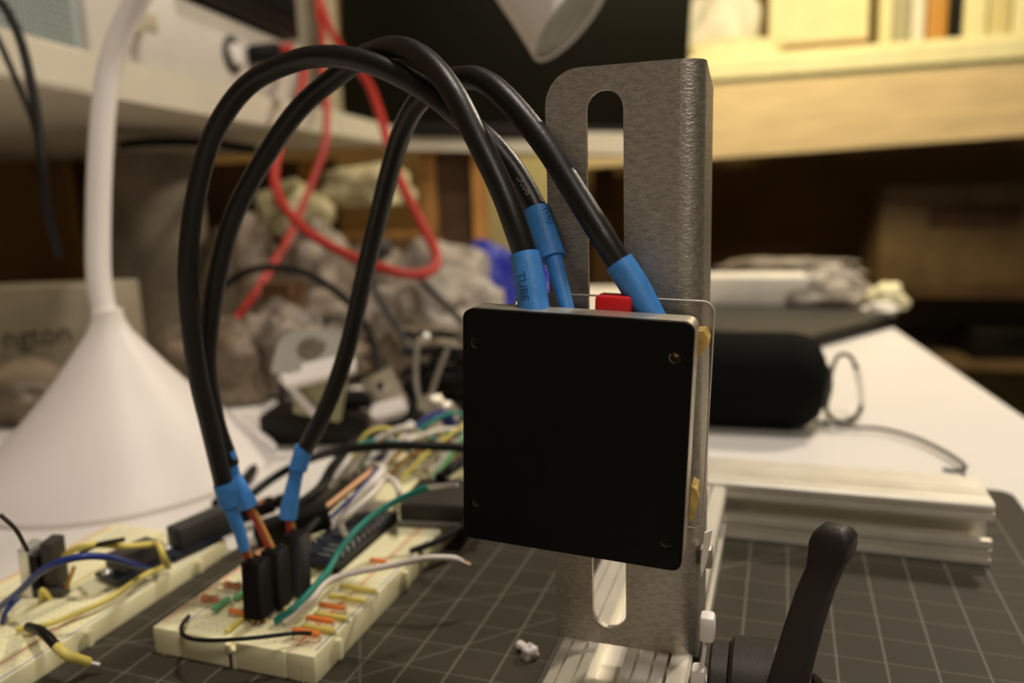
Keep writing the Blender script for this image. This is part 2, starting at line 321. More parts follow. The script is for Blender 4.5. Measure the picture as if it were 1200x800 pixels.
# world-space centre lines in metres
PATHS = {
    'sensor_a': [(-0.0535, 0.1631, 0.1169), (-0.0554, 0.1630, 0.1229), (-0.0577, 0.1634, 0.1290), (-0.0609, 0.1642, 0.1356), (-0.0658, 0.1659, 0.1443), (-0.0706, 0.1684, 0.1518), (-0.0764, 0.1719, 0.1581), (-0.0834, 0.1759, 0.1630), (-0.0911, 0.1801, 0.1655), (-0.1005, 0.1844, 0.1653), (-0.1108, 0.1876, 0.1620), (-0.1248, 0.1887, 0.1540), (-0.1373, 0.1882, 0.1410), (-0.1475, 0.1871, 0.1268), (-0.1537, 0.1864, 0.1124), (-0.1586, 0.1860, 0.0974), (-0.1618, 0.1860, 0.0818), (-0.1619, 0.1870, 0.0656), (-0.1604, 0.1885, 0.0544), (-0.1597, 0.1890, 0.0502)],
    'sensor_b': [(-0.0534, 0.1724, 0.1258), (-0.0565, 0.1730, 0.1312), (-0.0599, 0.1733, 0.1363), (-0.0641, 0.1734, 0.1411), (-0.0693, 0.1735, 0.1456), (-0.0746, 0.1741, 0.1499), (-0.0811, 0.1760, 0.1544), (-0.0890, 0.1774, 0.1588), (-0.0974, 0.1784, 0.1624), (-0.1078, 0.1801, 0.1649), (-0.1187, 0.1812, 0.1651), (-0.1320, 0.1812, 0.1615), (-0.1413, 0.1809, 0.1548), (-0.1491, 0.1804, 0.1443), (-0.1550, 0.1794, 0.1284), (-0.1582, 0.1785, 0.1131), (-0.1593, 0.1784, 0.0986), (-0.1588, 0.1783, 0.0811), (-0.1571, 0.1790, 0.0657), (-0.1558, 0.1804, 0.0490), (-0.1553, 0.1807, 0.0441)],
    'sensor_c': [(-0.0333, 0.1664, 0.1145), (-0.0371, 0.1663, 0.1206), (-0.0432, 0.1681, 0.1297), (-0.0504, 0.1709, 0.1398), (-0.0595, 0.1751, 0.1498), (-0.0669, 0.1790, 0.1555), (-0.0733, 0.1815, 0.1574), (-0.0815, 0.1850, 0.1568), (-0.0899, 0.1888, 0.1530), (-0.0969, 0.1937, 0.1467), (-0.1034, 0.1982, 0.1371), (-0.1105, 0.2028, 0.1242), (-0.1167, 0.2054, 0.1105), (-0.1250, 0.2079, 0.0893), (-0.1322, 0.2086, 0.0731), (-0.1397, 0.2087, 0.0594), (-0.1464, 0.2085, 0.0489)],
    'tube_a': [(-0.0535, 0.1630, 0.1167), (-0.0519, 0.1613, 0.1110), (-0.0503, 0.1593, 0.1034)],
    'tube_b': [(-0.0534, 0.1725, 0.1260), (-0.0513, 0.1705, 0.1205), (-0.0491, 0.1686, 0.1153)],
    'tube_b2': [(-0.0488, 0.1688, 0.1158), (-0.0466, 0.1663, 0.1104), (-0.0435, 0.1630, 0.1019)],
    'tube_c': [(-0.0334, 0.1664, 0.1147), (-0.0297, 0.1660, 0.1091), (-0.0254, 0.1654, 0.1011)],
    'end_a': [(-0.1555, 0.1803, 0.0480), (-0.1544, 0.1809, 0.0408)],
    'end_a2': [(-0.1549, 0.1808, 0.0414), (-0.1526, 0.1812, 0.0338), (-0.1508, 0.1809, 0.0267)],
    'end_b': [(-0.1593, 0.1885, 0.0550), (-0.1587, 0.1892, 0.0466)],
    'end_b2': [(-0.1587, 0.1893, 0.0471), (-0.1566, 0.1895, 0.0419), (-0.1548, 0.1896, 0.0367)],
    'end_c': [(-0.1459, 0.2085, 0.0507), (-0.1480, 0.2068, 0.0435)],
    'end_c2': [(-0.1481, 0.2069, 0.0440), (-0.1499, 0.2051, 0.0357), (-0.1513, 0.2036, 0.0278)],
    'lead_a': [(-0.1508, 0.1811, 0.0275), (-0.1499, 0.1819, 0.0222)],
    'lead_b': [(-0.1548, 0.1897, 0.0372), (-0.1519, 0.1900, 0.0309), (-0.1470, 0.1890, 0.0226)],
    'lead_c': [(-0.1511, 0.2039, 0.0286), (-0.1501, 0.2033, 0.0239), (-0.1500, 0.2028, 0.0188)],
    'black_jumper': [(-0.1633, 0.1687, 0.0100), (-0.1582, 0.1605, 0.0125), (-0.1530, 0.1557, 0.0130), (-0.1453, 0.1548, 0.0135), (-0.1345, 0.1588, 0.0135), (-0.1245, 0.1660, 0.0125), (-0.1208, 0.1704, 0.0105)],
    'green_wire': [(-0.1368, 0.1741, 0.0095), (-0.1320, 0.1770, 0.0130), (-0.1310, 0.1860, 0.0150), (-0.1304, 0.1933, 0.0170), (-0.1312, 0.2026, 0.0200), (-0.1290, 0.2129, 0.0240), (-0.1233, 0.2207, 0.0280), (-0.1153, 0.2242, 0.0320), (-0.1102, 0.2251, 0.0340)],
    'green_tip': [(-0.1102, 0.2251, 0.0340), (-0.1041, 0.2229, 0.0360), (-0.0984, 0.2225, 0.0370)],
    'white_wire': [(-0.1341, 0.1744, 0.0095), (-0.1308, 0.1772, 0.0120), (-0.1275, 0.1796, 0.0150), (-0.1265, 0.1866, 0.0170), (-0.1217, 0.1914, 0.0180), (-0.1096, 0.1964, 0.0200), (-0.0987, 0.1977, 0.0230), (-0.0920, 0.2016, 0.0220), (-0.0900, 0.2040, 0.0200)],
    'white_tip': [(-0.0900, 0.2040, 0.0200), (-0.0875, 0.2045, 0.0190)],
    'white_wire2': [(-0.1397, 0.2244, 0.0095), (-0.1406, 0.2205, 0.0150), (-0.1418, 0.2203, 0.0200), (-0.1377, 0.2207, 0.0240), (-0.1341, 0.2314, 0.0280), (-0.1437, 0.2567, 0.0240)],
    'white_wire3': [(-0.1521, 0.2293, 0.0130), (-0.1477, 0.2327, 0.0180), (-0.1394, 0.2413, 0.0280), (-0.1460, 0.2584, 0.0260), (-0.1623, 0.2746, 0.0200)],
    'white_wire4': [(-0.1471, 0.2614, 0.0220), (-0.1311, 0.2407, 0.0280), (-0.1276, 0.2368, 0.0240), (-0.1373, 0.2499, 0.0120)],
    'orange_wire': [(-0.1693, 0.2085, 0.0100), (-0.1608, 0.2195, 0.0140), (-0.1543, 0.2293, 0.0200), (-0.1493, 0.2488, 0.0250), (-0.1543, 0.2677, 0.0220)],
    'blue_wire_thin': [(-0.1601, 0.2178, 0.0100), (-0.1505, 0.2257, 0.0180), (-0.1434, 0.2386, 0.0260), (-0.1423, 0.2480, 0.0300)],
    'black_usb': [(-0.2108, 0.2426, 0.0060), (-0.2096, 0.2564, 0.0080), (-0.2063, 0.2731, 0.0120), (-0.1904, 0.2765, 0.0200), (-0.1641, 0.2653, 0.0300), (-0.1412, 0.2660, 0.0330), (-0.1206, 0.2779, 0.0300), (-0.1083, 0.3044, 0.0200)],
    'black_usb2': [(-0.1741, 0.2242, 0.0120), (-0.1710, 0.2347, 0.0160), (-0.1666, 0.2458, 0.0200), (-0.1758, 0.2712, 0.0200), (-0.1921, 0.3187, 0.0150), (-0.1937, 0.3566, 0.0100), (-0.1800, 0.3697, 0.0080)],
    'black_cord3': [(-0.1512, 0.2109, 0.0180), (-0.1552, 0.2425, 0.0200), (-0.1537, 0.2594, 0.0200)],
    'black_cord4': [(-0.1262, 0.2682, 0.0200), (-0.1253, 0.2880, 0.0200), (-0.1214, 0.3133, 0.0200)],
    'blue_wire': [(-0.2315, 0.1603, 0.0060), (-0.2159, 0.1567, 0.0160), (-0.2022, 0.1554, 0.0260), (-0.1924, 0.1575, 0.0300), (-0.1883, 0.1640, 0.0280), (-0.1946, 0.1785, 0.0180), (-0.2003, 0.1910, 0.0090)],
    'blue_wire_b': [(-0.2223, 0.1551, 0.0060), (-0.2206, 0.1560, 0.0100), (-0.2205, 0.1603, 0.0120)],
    'yellow_arc': [(-0.2292, 0.1814, 0.0120), (-0.2125, 0.1744, 0.0220), (-0.2055, 0.1764, 0.0240), (-0.2045, 0.1885, 0.0180), (-0.2009, 0.1958, 0.0160), (-0.1939, 0.1913, 0.0180), (-0.1920, 0.1906, 0.0140), (-0.1961, 0.1961, 0.0080)],
    'yellow_long': [(-0.1980, 0.1973, 0.0075), (-0.1981, 0.1860, 0.0090), (-0.1977, 0.1732, 0.0085), (-0.2013, 0.1636, 0.0080), (-0.2060, 0.1556, 0.0075), (-0.2128, 0.1526, 0.0070)],
    'black_arc': [(-0.2159, 0.1801, 0.0180), (-0.2041, 0.1768, 0.0240), (-0.2027, 0.1855, 0.0220)],
    'jumper_black': [(-0.2090, 0.1534, 0.0080), (-0.1935, 0.1459, 0.0130), (-0.1868, 0.1441, 0.0110)],
    'jumper_yellow': [(-0.1868, 0.1441, 0.0110), (-0.1826, 0.1439, 0.0090), (-0.1818, 0.1489, 0.0040)],
    'jumper_tip': [(-0.1818, 0.1489, 0.0040), (-0.1788, 0.1500, 0.0030)],
    'thin_green': [(-0.1958, 0.1409, 0.0500), (-0.1942, 0.1433, 0.0450), (-0.1978, 0.1484, 0.0360)],
    'red_cord': [(-0.4850, 0.7932, 0.3603), (-0.4868, 0.7871, 0.3331), (-0.4694, 0.7652, 0.3015), (-0.4511, 0.7294, 0.2525), (-0.4347, 0.7062, 0.2159), (-0.4248, 0.6804, 0.1772), (-0.4240, 0.6525, 0.1447), (-0.4214, 0.6267, 0.1192), (-0.4177, 0.6025, 0.0995), (-0.4129, 0.5672, 0.0762), (-0.4100, 0.5309, 0.0518), (-0.4039, 0.4852, 0.0285), (-0.4046, 0.4489, 0.0099), (-0.4117, 0.4341, 0.0023)],
    'red_cord2': [(-0.4979, 0.7178, 0.2763), (-0.4669, 0.7059, 0.2704), (-0.4468, 0.6883, 0.2551), (-0.4366, 0.6649, 0.2282), (-0.4343, 0.6383, 0.1989), (-0.4308, 0.6123, 0.1711), (-0.4198, 0.5893, 0.1445), (-0.3979, 0.5709, 0.1226), (-0.3655, 0.5565, 0.1016), (-0.3248, 0.5458, 0.0849), (-0.2893, 0.5349, 0.0759), (-0.2675, 0.5415, 0.0707), (-0.2576, 0.5563, 0.0738), (-0.2603, 0.5682, 0.0841), (-0.2779, 0.5873, 0.1020), (-0.2996, 0.6061, 0.1263), (-0.3176, 0.6251, 0.1447), (-0.3349, 0.6453, 0.1678), (-0.3709, 0.6953, 0.2110), (-0.4081, 0.7433, 0.2468), (-0.4412, 0.7696, 0.2739), (-0.4738, 0.7963, 0.3027), (-0.4985, 0.8167, 0.3401), (-0.5163, 0.8389, 0.3740)],
    'red_floorcord': [(-0.5276, 0.3751, -0.0353), (-0.5108, 0.3823, -0.0289), (-0.5060, 0.3962, -0.0220), (-0.5035, 0.4199, -0.0158)],
    'left_cord': [(-0.3876, 0.3177, 0.2395), (-0.3791, 0.3187, 0.2298), (-0.3716, 0.3180, 0.2133), (-0.3659, 0.3157, 0.1918), (-0.3620, 0.3127, 0.1703), (-0.3592, 0.3094, 0.1488), (-0.3650, 0.3138, 0.1272), (-0.3759, 0.3268, 0.1039)],
    'left_cord2': [(-0.4017, 0.3266, 0.2281), (-0.3891, 0.3221, 0.2104), (-0.3800, 0.3211, 0.1900), (-0.3732, 0.3202, 0.1735), (-0.3639, 0.3140, 0.1533)],
    'lamp_cord': [(-0.3857, 0.3638, 0.0636), (-0.3745, 0.3650, 0.0500), (-0.3565, 0.3630, 0.0353), (-0.3395, 0.3615, 0.0249), (-0.3228, 0.3605, 0.0177), (-0.2881, 0.3413, 0.0120), (-0.2735, 0.3407, 0.0020), (-0.2554, 0.3221, 0.0000), (-0.2395, 0.2943, 0.0000), (-0.2352, 0.2753, 0.0000), (-0.2302, 0.2619, 0.0010)],
    'loop_cord': [(-0.3648, 0.4071, 0.0008), (-0.3778, 0.4163, 0.0155), (-0.3840, 0.4291, 0.0364), (-0.3860, 0.4423, 0.0522), (-0.3781, 0.4597, 0.0712), (-0.3565, 0.4695, 0.0824), (-0.3305, 0.4783, 0.0810), (-0.3016, 0.4754, 0.0699), (-0.2710, 0.4611, 0.0527), (-0.2446, 0.4343, 0.0343), (-0.2317, 0.4139, 0.0175), (-0.2249, 0.3927, 0.0075)],
    'loop_cord2': [(-0.4153, 0.4871, 0.0577), (-0.4043, 0.4877, 0.0413), (-0.3736, 0.4742, 0.0282), (-0.3432, 0.4624, 0.0239), (-0.3223, 0.4473, 0.0199), (-0.3003, 0.4087, 0.0041)],
    'grey_cord': [(-0.2982, 0.5299, 0.0666), (-0.2787, 0.5118, 0.0498), (-0.2524, 0.4858, 0.0359), (-0.2419, 0.4767, 0.0258)],
    'grey_cord2': [(-0.2864, 0.5873, 0.0635), (-0.2608, 0.5716, 0.0482), (-0.2292, 0.5471, 0.0322), (-0.2134, 0.5500, 0.0188)],
    'speaker_cord': [(0.0192, 0.4489, 0.0000), (0.0341, 0.4424, 0.0000), (0.0510, 0.4431, 0.0000), (0.0658, 0.4314, 0.0000), (0.0762, 0.4117, 0.0000), (0.0814, 0.3941, 0.0000), (0.0808, 0.3869, 0.0000), (0.0765, 0.3824, 0.0000), (0.0716, 0.3835, 0.0000)],
    'carab_top': [(0.0252, 0.4339, 0.0300), (0.0299, 0.4688, 0.0320), (0.0339, 0.4767, 0.0330), (0.0379, 0.4750, 0.0320), (0.0394, 0.4574, 0.0300)],
    'carab_gate': [(0.0394, 0.4574, 0.0300), (0.0426, 0.4637, 0.0180), (0.0444, 0.4684, 0.0060)],
    'carab_low': [(0.0444, 0.4684, 0.0060), (0.0421, 0.4643, 0.0010), (0.0347, 0.4524, 0.0000), (0.0284, 0.4578, 0.0000), (0.0257, 0.4679, 0.0030), (0.0267, 0.4545, 0.0180), (0.0252, 0.4339, 0.0300)],
    'under_cable': [(-0.6451, 0.6491, 0.1907), (-0.6122, 0.6610, 0.1930), (-0.5627, 0.6779, 0.1904), (-0.5259, 0.7109, 0.1832)],
    'purple_clip': [(-0.1623, 0.3200, 0.0198), (-0.1571, 0.3231, 0.0259), (-0.1503, 0.3260, 0.0285), (-0.1468, 0.3268, 0.0264), (-0.1447, 0.3262, 0.0200), (-0.1431, 0.3258, 0.0152)],
    'stem': [(-0.3187, 0.2939, 0.0659), (-0.3204, 0.2989, 0.0933), (-0.3225, 0.3050, 0.1224), (-0.3226, 0.3109, 0.1515), (-0.3218, 0.3162, 0.1764), (-0.3193, 0.3212, 0.1971), (-0.3138, 0.3253, 0.2134), (-0.3062, 0.3286, 0.2272), (-0.2930, 0.3323, 0.2443), (-0.2678, 0.3386, 0.2639), (-0.2310, 0.3503, 0.2792), (-0.1880, 0.3636, 0.2809), (-0.1496, 0.3751, 0.2717), (-0.1224, 0.3813, 0.2550), (-0.1086, 0.3829, 0.2387)],
}

# ------------------------------------------------------------------ the setting
YD = R(6.52)                                       # the desk is turned a little from the cutting mat
def dsk(u, v):                                     # desk coordinates: u from its right edge leftwards, v along that edge
    o = Vector((0.1312, 0.4966)); e = Vector((-math.sin(YD), math.cos(YD))); n = Vector((-math.cos(YD), -math.sin(YD)))
    p = o+e*v+n*u; return p.x, p.y
def prism(name, poly, z0, z1, m, parent=None, bev=0):
    bm = bmesh.new(); lo = [bm.verts.new((x, y, z0)) for x, y in poly]; hi = [bm.verts.new((x, y, z1)) for x, y in poly]
    n = len(poly); bm.faces.new(lo[::-1]); bm.faces.new(hi)
    for i in range(n): bm.faces.new((lo[i], lo[(i+1) % n], hi[(i+1) % n], hi[i]))
    if bev: bmesh.ops.bevel(bm, geom=bm.edges[:], offset=bev, segments=2, affect='EDGES')
    return link(name, bm, m, parent)
def struct(o): o['kind'] = 'structure'; return o

struct(span('floor', (-3, -2.0, -.78), (3, 3.2, -.75), 'darkwood'))
struct(span('wall_back', (-3, 2.6, -.75), (3, 2.65, 2.0), 'brownwall'))
struct(span('wall_left', (-1.15, -2.0, -.75), (-1.10, 2.6, 2.0), 'brownwall'))
# desk
desk = thing('desk', 'white laminate desk carrying the cutting mat and all the electronics', 'desk', (0, 0, 0))
prism('desk_top', [dsk(0, -.95), dsk(0, .62), dsk(1.1, .62), dsk(1.1, -.95)], -.033, -.003, 'desk', desk, .0015)
for a, b in ((.05, -.85), (.05, .55), (1.02, -.85), (1.02, .55)):
    x, y = dsk(a, b); span('leg', (x-.025, y-.025, -.75), (x+.025, y+.025, -.033), 'desk', desk)
# cutting mat
bm = bmesh.new(); out = rounded(-.1945, -.09, .0935, .362, (.006,)*4)
lo = [bm.verts.new((x, y, -.003)) for x, y in out]; hi = [bm.verts.new((x, y, 0)) for x, y in out]; n_ = len(out)
bm.faces.new(lo[::-1]); bm.faces.new(hi)
for i in range(n_): bm.faces.new((lo[i], lo[(i+1) % n_], hi[(i+1) % n_], hi[i]))
tag(link('cutting_mat', bm, 'mat'), 'dark grey cutting mat printed with a half inch square grid', 'cutting mat')

# ------------------------------------------------------------------ aluminium extrusions
def groove_top(w, spec, top):
    """profile points left to right along a face; spec = list of (from, to, depth)"""
    pts = [(0, top-.0008), (.0008, top)]
    for a, b, d in spec:
        pts += [(a, top), (a+.0001, top-d), (b-.0001, top-d), (b, top)]
    return pts + [(w-.0008, top), (w, top-.0008)]
w = .032
prof = groove_top(w, [(.0028, .0034, .0012), (.0065, .0072, .0014), (.0094, .0166, .0065), (.0191, .0198, .0014), (.0231, .0238, .0014), (.0264, .0272, .003)], .0205)
side = [(w, .0150), (w-.006, .0149), (w-.006, .0061), (w, .0060), (w, .0008), (w-.0008, 0), (.0008, 0), (0, .0008), (0, .006), (.006, .0061), (.006, .0149), (0, .015)]
poly = prof + side
def extrude_profile(name, poly, a, b, fn, m, parent):
    bm = bmesh.new(); A = [bm.verts.new(fn(p, a)) for p in poly]; B = [bm.verts.new(fn(p, b)) for p in poly]; n = len(poly)
    for i in range(n): bm.faces.new((A[i], A[(i+1) % n], B[(i+1) % n], B[i]))
    for L_ in (A, B):
        es = [bm.edges.get((L_[i], L_[(i+1) % n])) for i in range(n)]
        bmesh.ops.triangle_fill(bm, edges=es, use_beauty=True, use_dissolve=False)
    return link(name, bm, m, parent, ang=20)
e1 = thing('aluminium_extrusion', 'slotted aluminium rail running away from the viewer under the steel bracket', 'rail', (-.0495, .04, 0))
extrude_profile('profile', poly, 0, .2448, lambda p, t: (p[0], t, p[1]), 'extr', e1)
# rear rail lies across, its slotted face to the front
e2 = thing('aluminium_extrusion', 'slotted aluminium rail lying across the mat behind the clamp lever', 'rail', (-.082, .285, 0))
H2 = .0225
topf = [(t, H2) for t in (.0008,)]
prof2 = [(0, .0006), (0, .0026), (.0012, .0027), (.0012, .0034), (.0004, .0035), (.0004, .0058), (.0014, .0059), (.0014, .0064), (0, .0065), (0, .0092), (.0025, .0093), (.0025, .0060), (.009, .0060), (.009, .0190), (.0025, .0190), (.0025, .0164), (0, .0165), (0, .0192), (.0012, .0193), (.0012, .0199), (0, .0200), (0, H2-.0008), (.0008, H2),
         (.0085, H2), (.0086, H2-.0012), (.0095, H2-.0012), (.0096, H2), (.013, H2), (.0131, H2-.001), (.0136, H2-.001), (.0137, H2), (.0262, H2), (.027, H2-.0008), (.027, .0008), (.0262, 0), (.0008, 0)]
extrude_profile('profile', prof2, 0, .1515, lambda p, t: (t, p[0], p[1]), 'extr', e2)

# ------------------------------------------------------------------ steel angle bracket with slot
br = thing('angle_bracket', 'scratched steel angle bracket with a long slot, standing on the rail', 'bracket', (-.0335, .172, .0205))
ox, oz = .0335, -.0205
slot = []
sx, sr = -.03745, .0041
for k in range(13): a = R(180*k/12); slot.append((sx+sr*math.cos(a)+ox, .1470+sr*math.sin(a)+oz))
for k in range(13): a = R(180+180*k/12); slot.append((sx+sr*math.cos(a)+ox, .0290+sr*math.sin(a)+oz))
out = rounded(-.0507+ox, 0, -.0215+ox, .1561+oz, (0, 0, 0, .0078), 10)
bm = plate(out, [slot], .0015); link('front_plate', bm, 'steel', br, ang=30)
sec = []; cx, cy = -.0215, .177
for k in range(9): a = R(-90+90*k/8); sec.append((cx+.005*math.cos(a), cy+.005*math.sin(a)))
sec += [(-.0165, .1935), (-.0180, .1935)]
for k in range(9): a = R(0-90*k/8); sec.append((cx+.0035*math.cos(a), cy+.0035*math.sin(a)))
bm = bmesh.new(); zz = [.0205, .150, .153, .1553, .1561]
def secpt(p, z):
    d = max(0, p[1]-.177)                       # the flange's rear top corner is rounded off
    return (p[0]+ox, p[1]-.172, z+oz - (max(0, z-.15)*d*40))
A = [bm.verts.new(secpt(p, .0205)) for p in sec]; B = [bm.verts.new(secpt(p, .1561)) for p in sec]; n_ = len(sec)
for i in range(n_): bm.faces.new((A[i], A[(i+1) % n_], B[(i+1) % n_], B[i]))
for L_ in (A, B): bmesh.ops.triangle_fill(bm, edges=[bm.edges.get((L_[i], L_[(i+1) % n_])) for i in range(n_)], use_beauty=True, use_dissolve=False)
link('side_flange', bm, 'steel', br, ang=30)
box('side_flange', (-.0168+ox, .1830-.172, -.0095), (.0012, .021, .0190), 'lever', br)
box('flange_screw', (-.0150+ox, .1755-.172, .0245), (.0028, .0035, .0050), 'steel', br, bev=.0006)

# ------------------------------------------------------------------ sensor module
RB = Matrix.Rotation(R(2.5), 3, 'Y')
sb = thing('sensor_box', 'square black-faced sensor box with bare metal edges mounted before the bracket', 'sensor', (-.0413, .1530, .0789), (0, R(2.5), 0))
hx, hz = .0243, .0262
holes = [(-.0218, .0186), (.0207, .0188), (-.0215, -.0180), (.0209, -.0207)]
bm = plate(rounded(-hx, -hz, hx, hz, (.002,)*4, 5), [circle(a, b, .00125, 14) for a, b in holes], .0012); link('front_cover', bm, 'cover', sb, ang=30)
bm = plate(rounded(-hx-.0001, -hz-.0001, hx+.0001, hz+.0001, (.0022,)*4, 5), [circle(a, b, .0011, 14) for a, b in holes], .0072)
bmesh.ops.translate(bm, vec=(0, .0013, 0), verts=bm.verts[:]); link('housing', bm, 'alu', sb, ang=30)
for i, (a, b) in enumerate(holes):
    s = lathe('screw', [(.0010, 0), (.0010, .003), (.0006, .0032)], 'brass' if i == 1 else 'steel', sb, along((a, .0065, b), (a, .0, b)), 16)
    if i == 1: s['label'] = 'brass screw'
box('connector', (.0062, .0118, .0263), (.0078, .006, .0060), 'redplug', sb, bev=.0008)['label'] = 'red plastic connector'
ac = thing('acrylic_plate', 'clear acrylic plate with rounded corners sandwiched behind the sensor box', 'plate', (-.0365, .1682, .0820), (0, R(2.2), 0))

tube('edge', [(x, 0, z) for x, z in (lambda o: o+o[:1])(rounded(-.0222, -.0262, .0222, .0250, (.002, .002, .0025, .0025), 5))], .00022, 'edge', ac, 6, 1)  # thin rod added round the sheet, its pale colour imitating a bright edge
link('sheet', plate(rounded(-.0222, -.0262, .0222, .0250, (.002, .002, .0025, .0025), 5), [], .0018), 'acrylic', ac, ang=30)
def shard(name, pts, y0, y1, m, parent=None):
    bm = bmesh.new(); A = [bm.verts.new((x, y0, z)) for x, z in pts]; B = [bm.verts.new((x, y1, z)) for x, z in pts]; n = len(pts)
    bm.faces.new(A); bm.faces.new(B[::-1])
    for i in range(n): bm.faces.new((A[i], B[i], B[(i+1) % n], A[(i+1) % n]))
    return link(name, bm, m, parent)
tag(shard('tape_piece', [(-.0170, .1008), (-.0150, .1009), (-.0140, .0992), (-.0142, .0976), (-.0168, .0945)], .1620, .1680, 'tape'), 'folded amber tape piece at the upper edge of the sensor box', 'tape')
tag(shard('tape_piece', [(-.0172, .0672), (-.0160, .0664), (-.0156, .0640), (-.0166, .0600), (-.0176, .0590)], .1620, .1680, 'tape'), 'folded amber tape piece low on the edge of the sensor box', 'tape')
tag(shard('pale_strip', [(-.0152, .0520), (-.0134, .0530), (-.0146, .0450), (-.0158, .0410), (-.0160, .0435)], .1725, .1735, 'paper'), 'small pale strip standing against the flange low down', 'strip')

# ------------------------------------------------------------------ clamp lever
cl = thing('clamping_lever', 'black ratchet clamping lever screwed to the side of the near rail', 'clamp lever', (-.0165, .165, .0175))
def X_(prof, name, m, x0, y=0, z=0): return lathe(name, prof, m, cl, Matrix.Translation((x0, y, z)) @ Matrix.Rotation(R(90), 4, 'Y'), 40)
X_([(.0105, 0), (.0112, .0006), (.0112, .0040), (.0105, .0044)], 'collar', 'lever', .0036)
X_([(.0118, 0), (.0127, .0008), (.0130, .0090), (.0130, .0100), (.0124, .0108), (.006, .0115)], 'hub', 'lever', .0080)
X_([(.0045, 0), (.0045, .0042)], 'threaded_stud', 'steel', -.0002)
X_([(.0066, 0), (.0072, .0005), (.0060, .0022), (.002, .0026)], 'end_cap', 'dark', .0252)
# lever arm: lofted, leaning outwards, rounded tip
bm = bmesh.new(); rings = []
arm = [(.0176, -.007, -.008, .0034, .0046), (.0200, -.007, .0090, .0034, .0046), (.0213, -.006, .0150, .0033, .0042), (.0230, -.004, .0219, .0033, .0036), (.0250, -.002, .0290, .0033, .0034), (.0268, -.001, .0340, .0033, .0032), (.0277, -.001, .0372, .0040, .0034), (.0280, -.001, .0395, .0042, .0034), (.0283, -.001, .0415, .0038, .0032), (.0284, -.001, .0427, .0028, .0026), (.0285, -.001, .0432, .0012, .0012)]
YW = R(-24)
for x, y, z, rx, ry in arm:
    ring = []
    for k in range(16):
        a = 2*math.pi*k/16; c, s = math.cos(a), math.sin(a)
        lx, ly = rx*math.copysign(abs(c)**.35, c), ry*math.copysign(abs(s)**.35, s)
        ring.append(bm.verts.new((x+lx*math.cos(YW)-ly*math.sin(YW), y+lx*math.sin(YW)+ly*math.cos(YW), z)))
    rings.append(ring)
for A, B in zip(rings, rings[1:]):
    for k in range(16): bm.faces.new((A[k], A[(k+1) % 16], B[(k+1) % 16], B[k]))
bm.faces.new(rings[0][::-1]); bm.faces.new(rings[-1]); link('lever_arm', bm, 'lever', cl, ang=50)
cp = thing('white_blocks', 'two small white blocks joined by a thin strip beside the clamp collar', 'clip', (-.0136, .158, .0205))  # two white blocks with a thin strip between them
box('block', (.0006, .0, .0168), (.0032, .004, .0060), 'white', cp, bev=.0009)
box('block', (-.0012, .0, .0040), (.0030, .004, .0062), 'white', cp, bev=.0009)
tube('strip', [(.0002, .0, .0145), (-.0001, 0, .010), (-.0008, 0, .0045)], .0005, 'white', cp, 8, 4)

# ------------------------------------------------------------------ sensor cables with blue heat-shrink
def flare(r0, r1, p=1.0): return lambda t: r0+(r1-r0)*t**p
P = PATHS
def sensor_cable(key, label, ends):
    t = thing('sensor_cable', label, 'cable', (0, 0, 0))
    t.location = P[key][0]
    o = Vector(P[key][0])
    L = lambda pts: [Vector(p)-o for p in pts]
    parts = {'jacket': tube('jacket', L(P[key]), .00275, 'cable', t, 20, 8)}
    for k2, r in ends:
        parts[k2] = tube('heat_shrink', L(P[k2]), r, 'tube', t, 20, 8)
    return t, parts
ta, La = sensor_cable('sensor_a', 'black round cable with the lower blue sleeve lettered TUBE at the box', [('tube_a', .00335), ('end_b', flare(.0018, .0018)), ('end_b2', flare(.0017, .0030))])
tb, Lb = sensor_cable('sensor_b', 'black round cable printed 80°C ending in the stepped blue sleeve', [('tube_b', .0033), ('tube_b2', flare(.00205, .0016)), ('end_a', .0031), ('end_a2', flare(.0021, .0016))])
tc_, Lc = sensor_cable('sensor_c', 'black round cable crossing the bracket slot into the long blue sleeve', [('tube_c', .0032), ('end_c', .0030), ('end_c2', flare(.0022, .0030))])
# the print runs up cable b from just above its sleeve
rev = list(P['sensor_b'])
_o = Vector(P['sensor_b'][0])
def wrap_local(name, s, size, pts, r, start, ang, m, parent, back=False, squash=1.0):
    o = wrap_text(name, s, size, pts, r, start, ang, m, parent, back, squash)
    off = Vector(parent.parent.location); o.data.transform(Matrix.Translation(-off)); return o
wrap_local('lettering', 'TUBE', .0027, P['tube_a'], .00335, .0044, R(-28), 'ink', La['tube_a'])
wrap_local('lettering', '80°C', .0024, P['sensor_b'], .00275, .0034, R(-8), 'greyink', Lb['jacket'])
wrap_local('lettering', '(00)', .0026, P['tube_b'], .0033, .0010, R(48), 'ink', Lb['tube_b'])
# thin leads from the sleeves into the housings
for key, label in (('lead_a', 'a'), ('lead_b', 'b'), ('lead_c', 'c')):
    par = {'a': tb, 'b': ta, 'c': tc_}[label]; off = Vector(par.location)
    for j, (m, dx) in enumerate((('red', -.0008), ('brown', .0008), ('orange', .0))):
        pts = [Vector(p)-off+Vector((dx, (.0009 if j == 2 else 0), 0)) for p in P[key]]
        tube('lead', pts, .00075, m, par, 8, 5)['label'] = m + ' insulated lead'
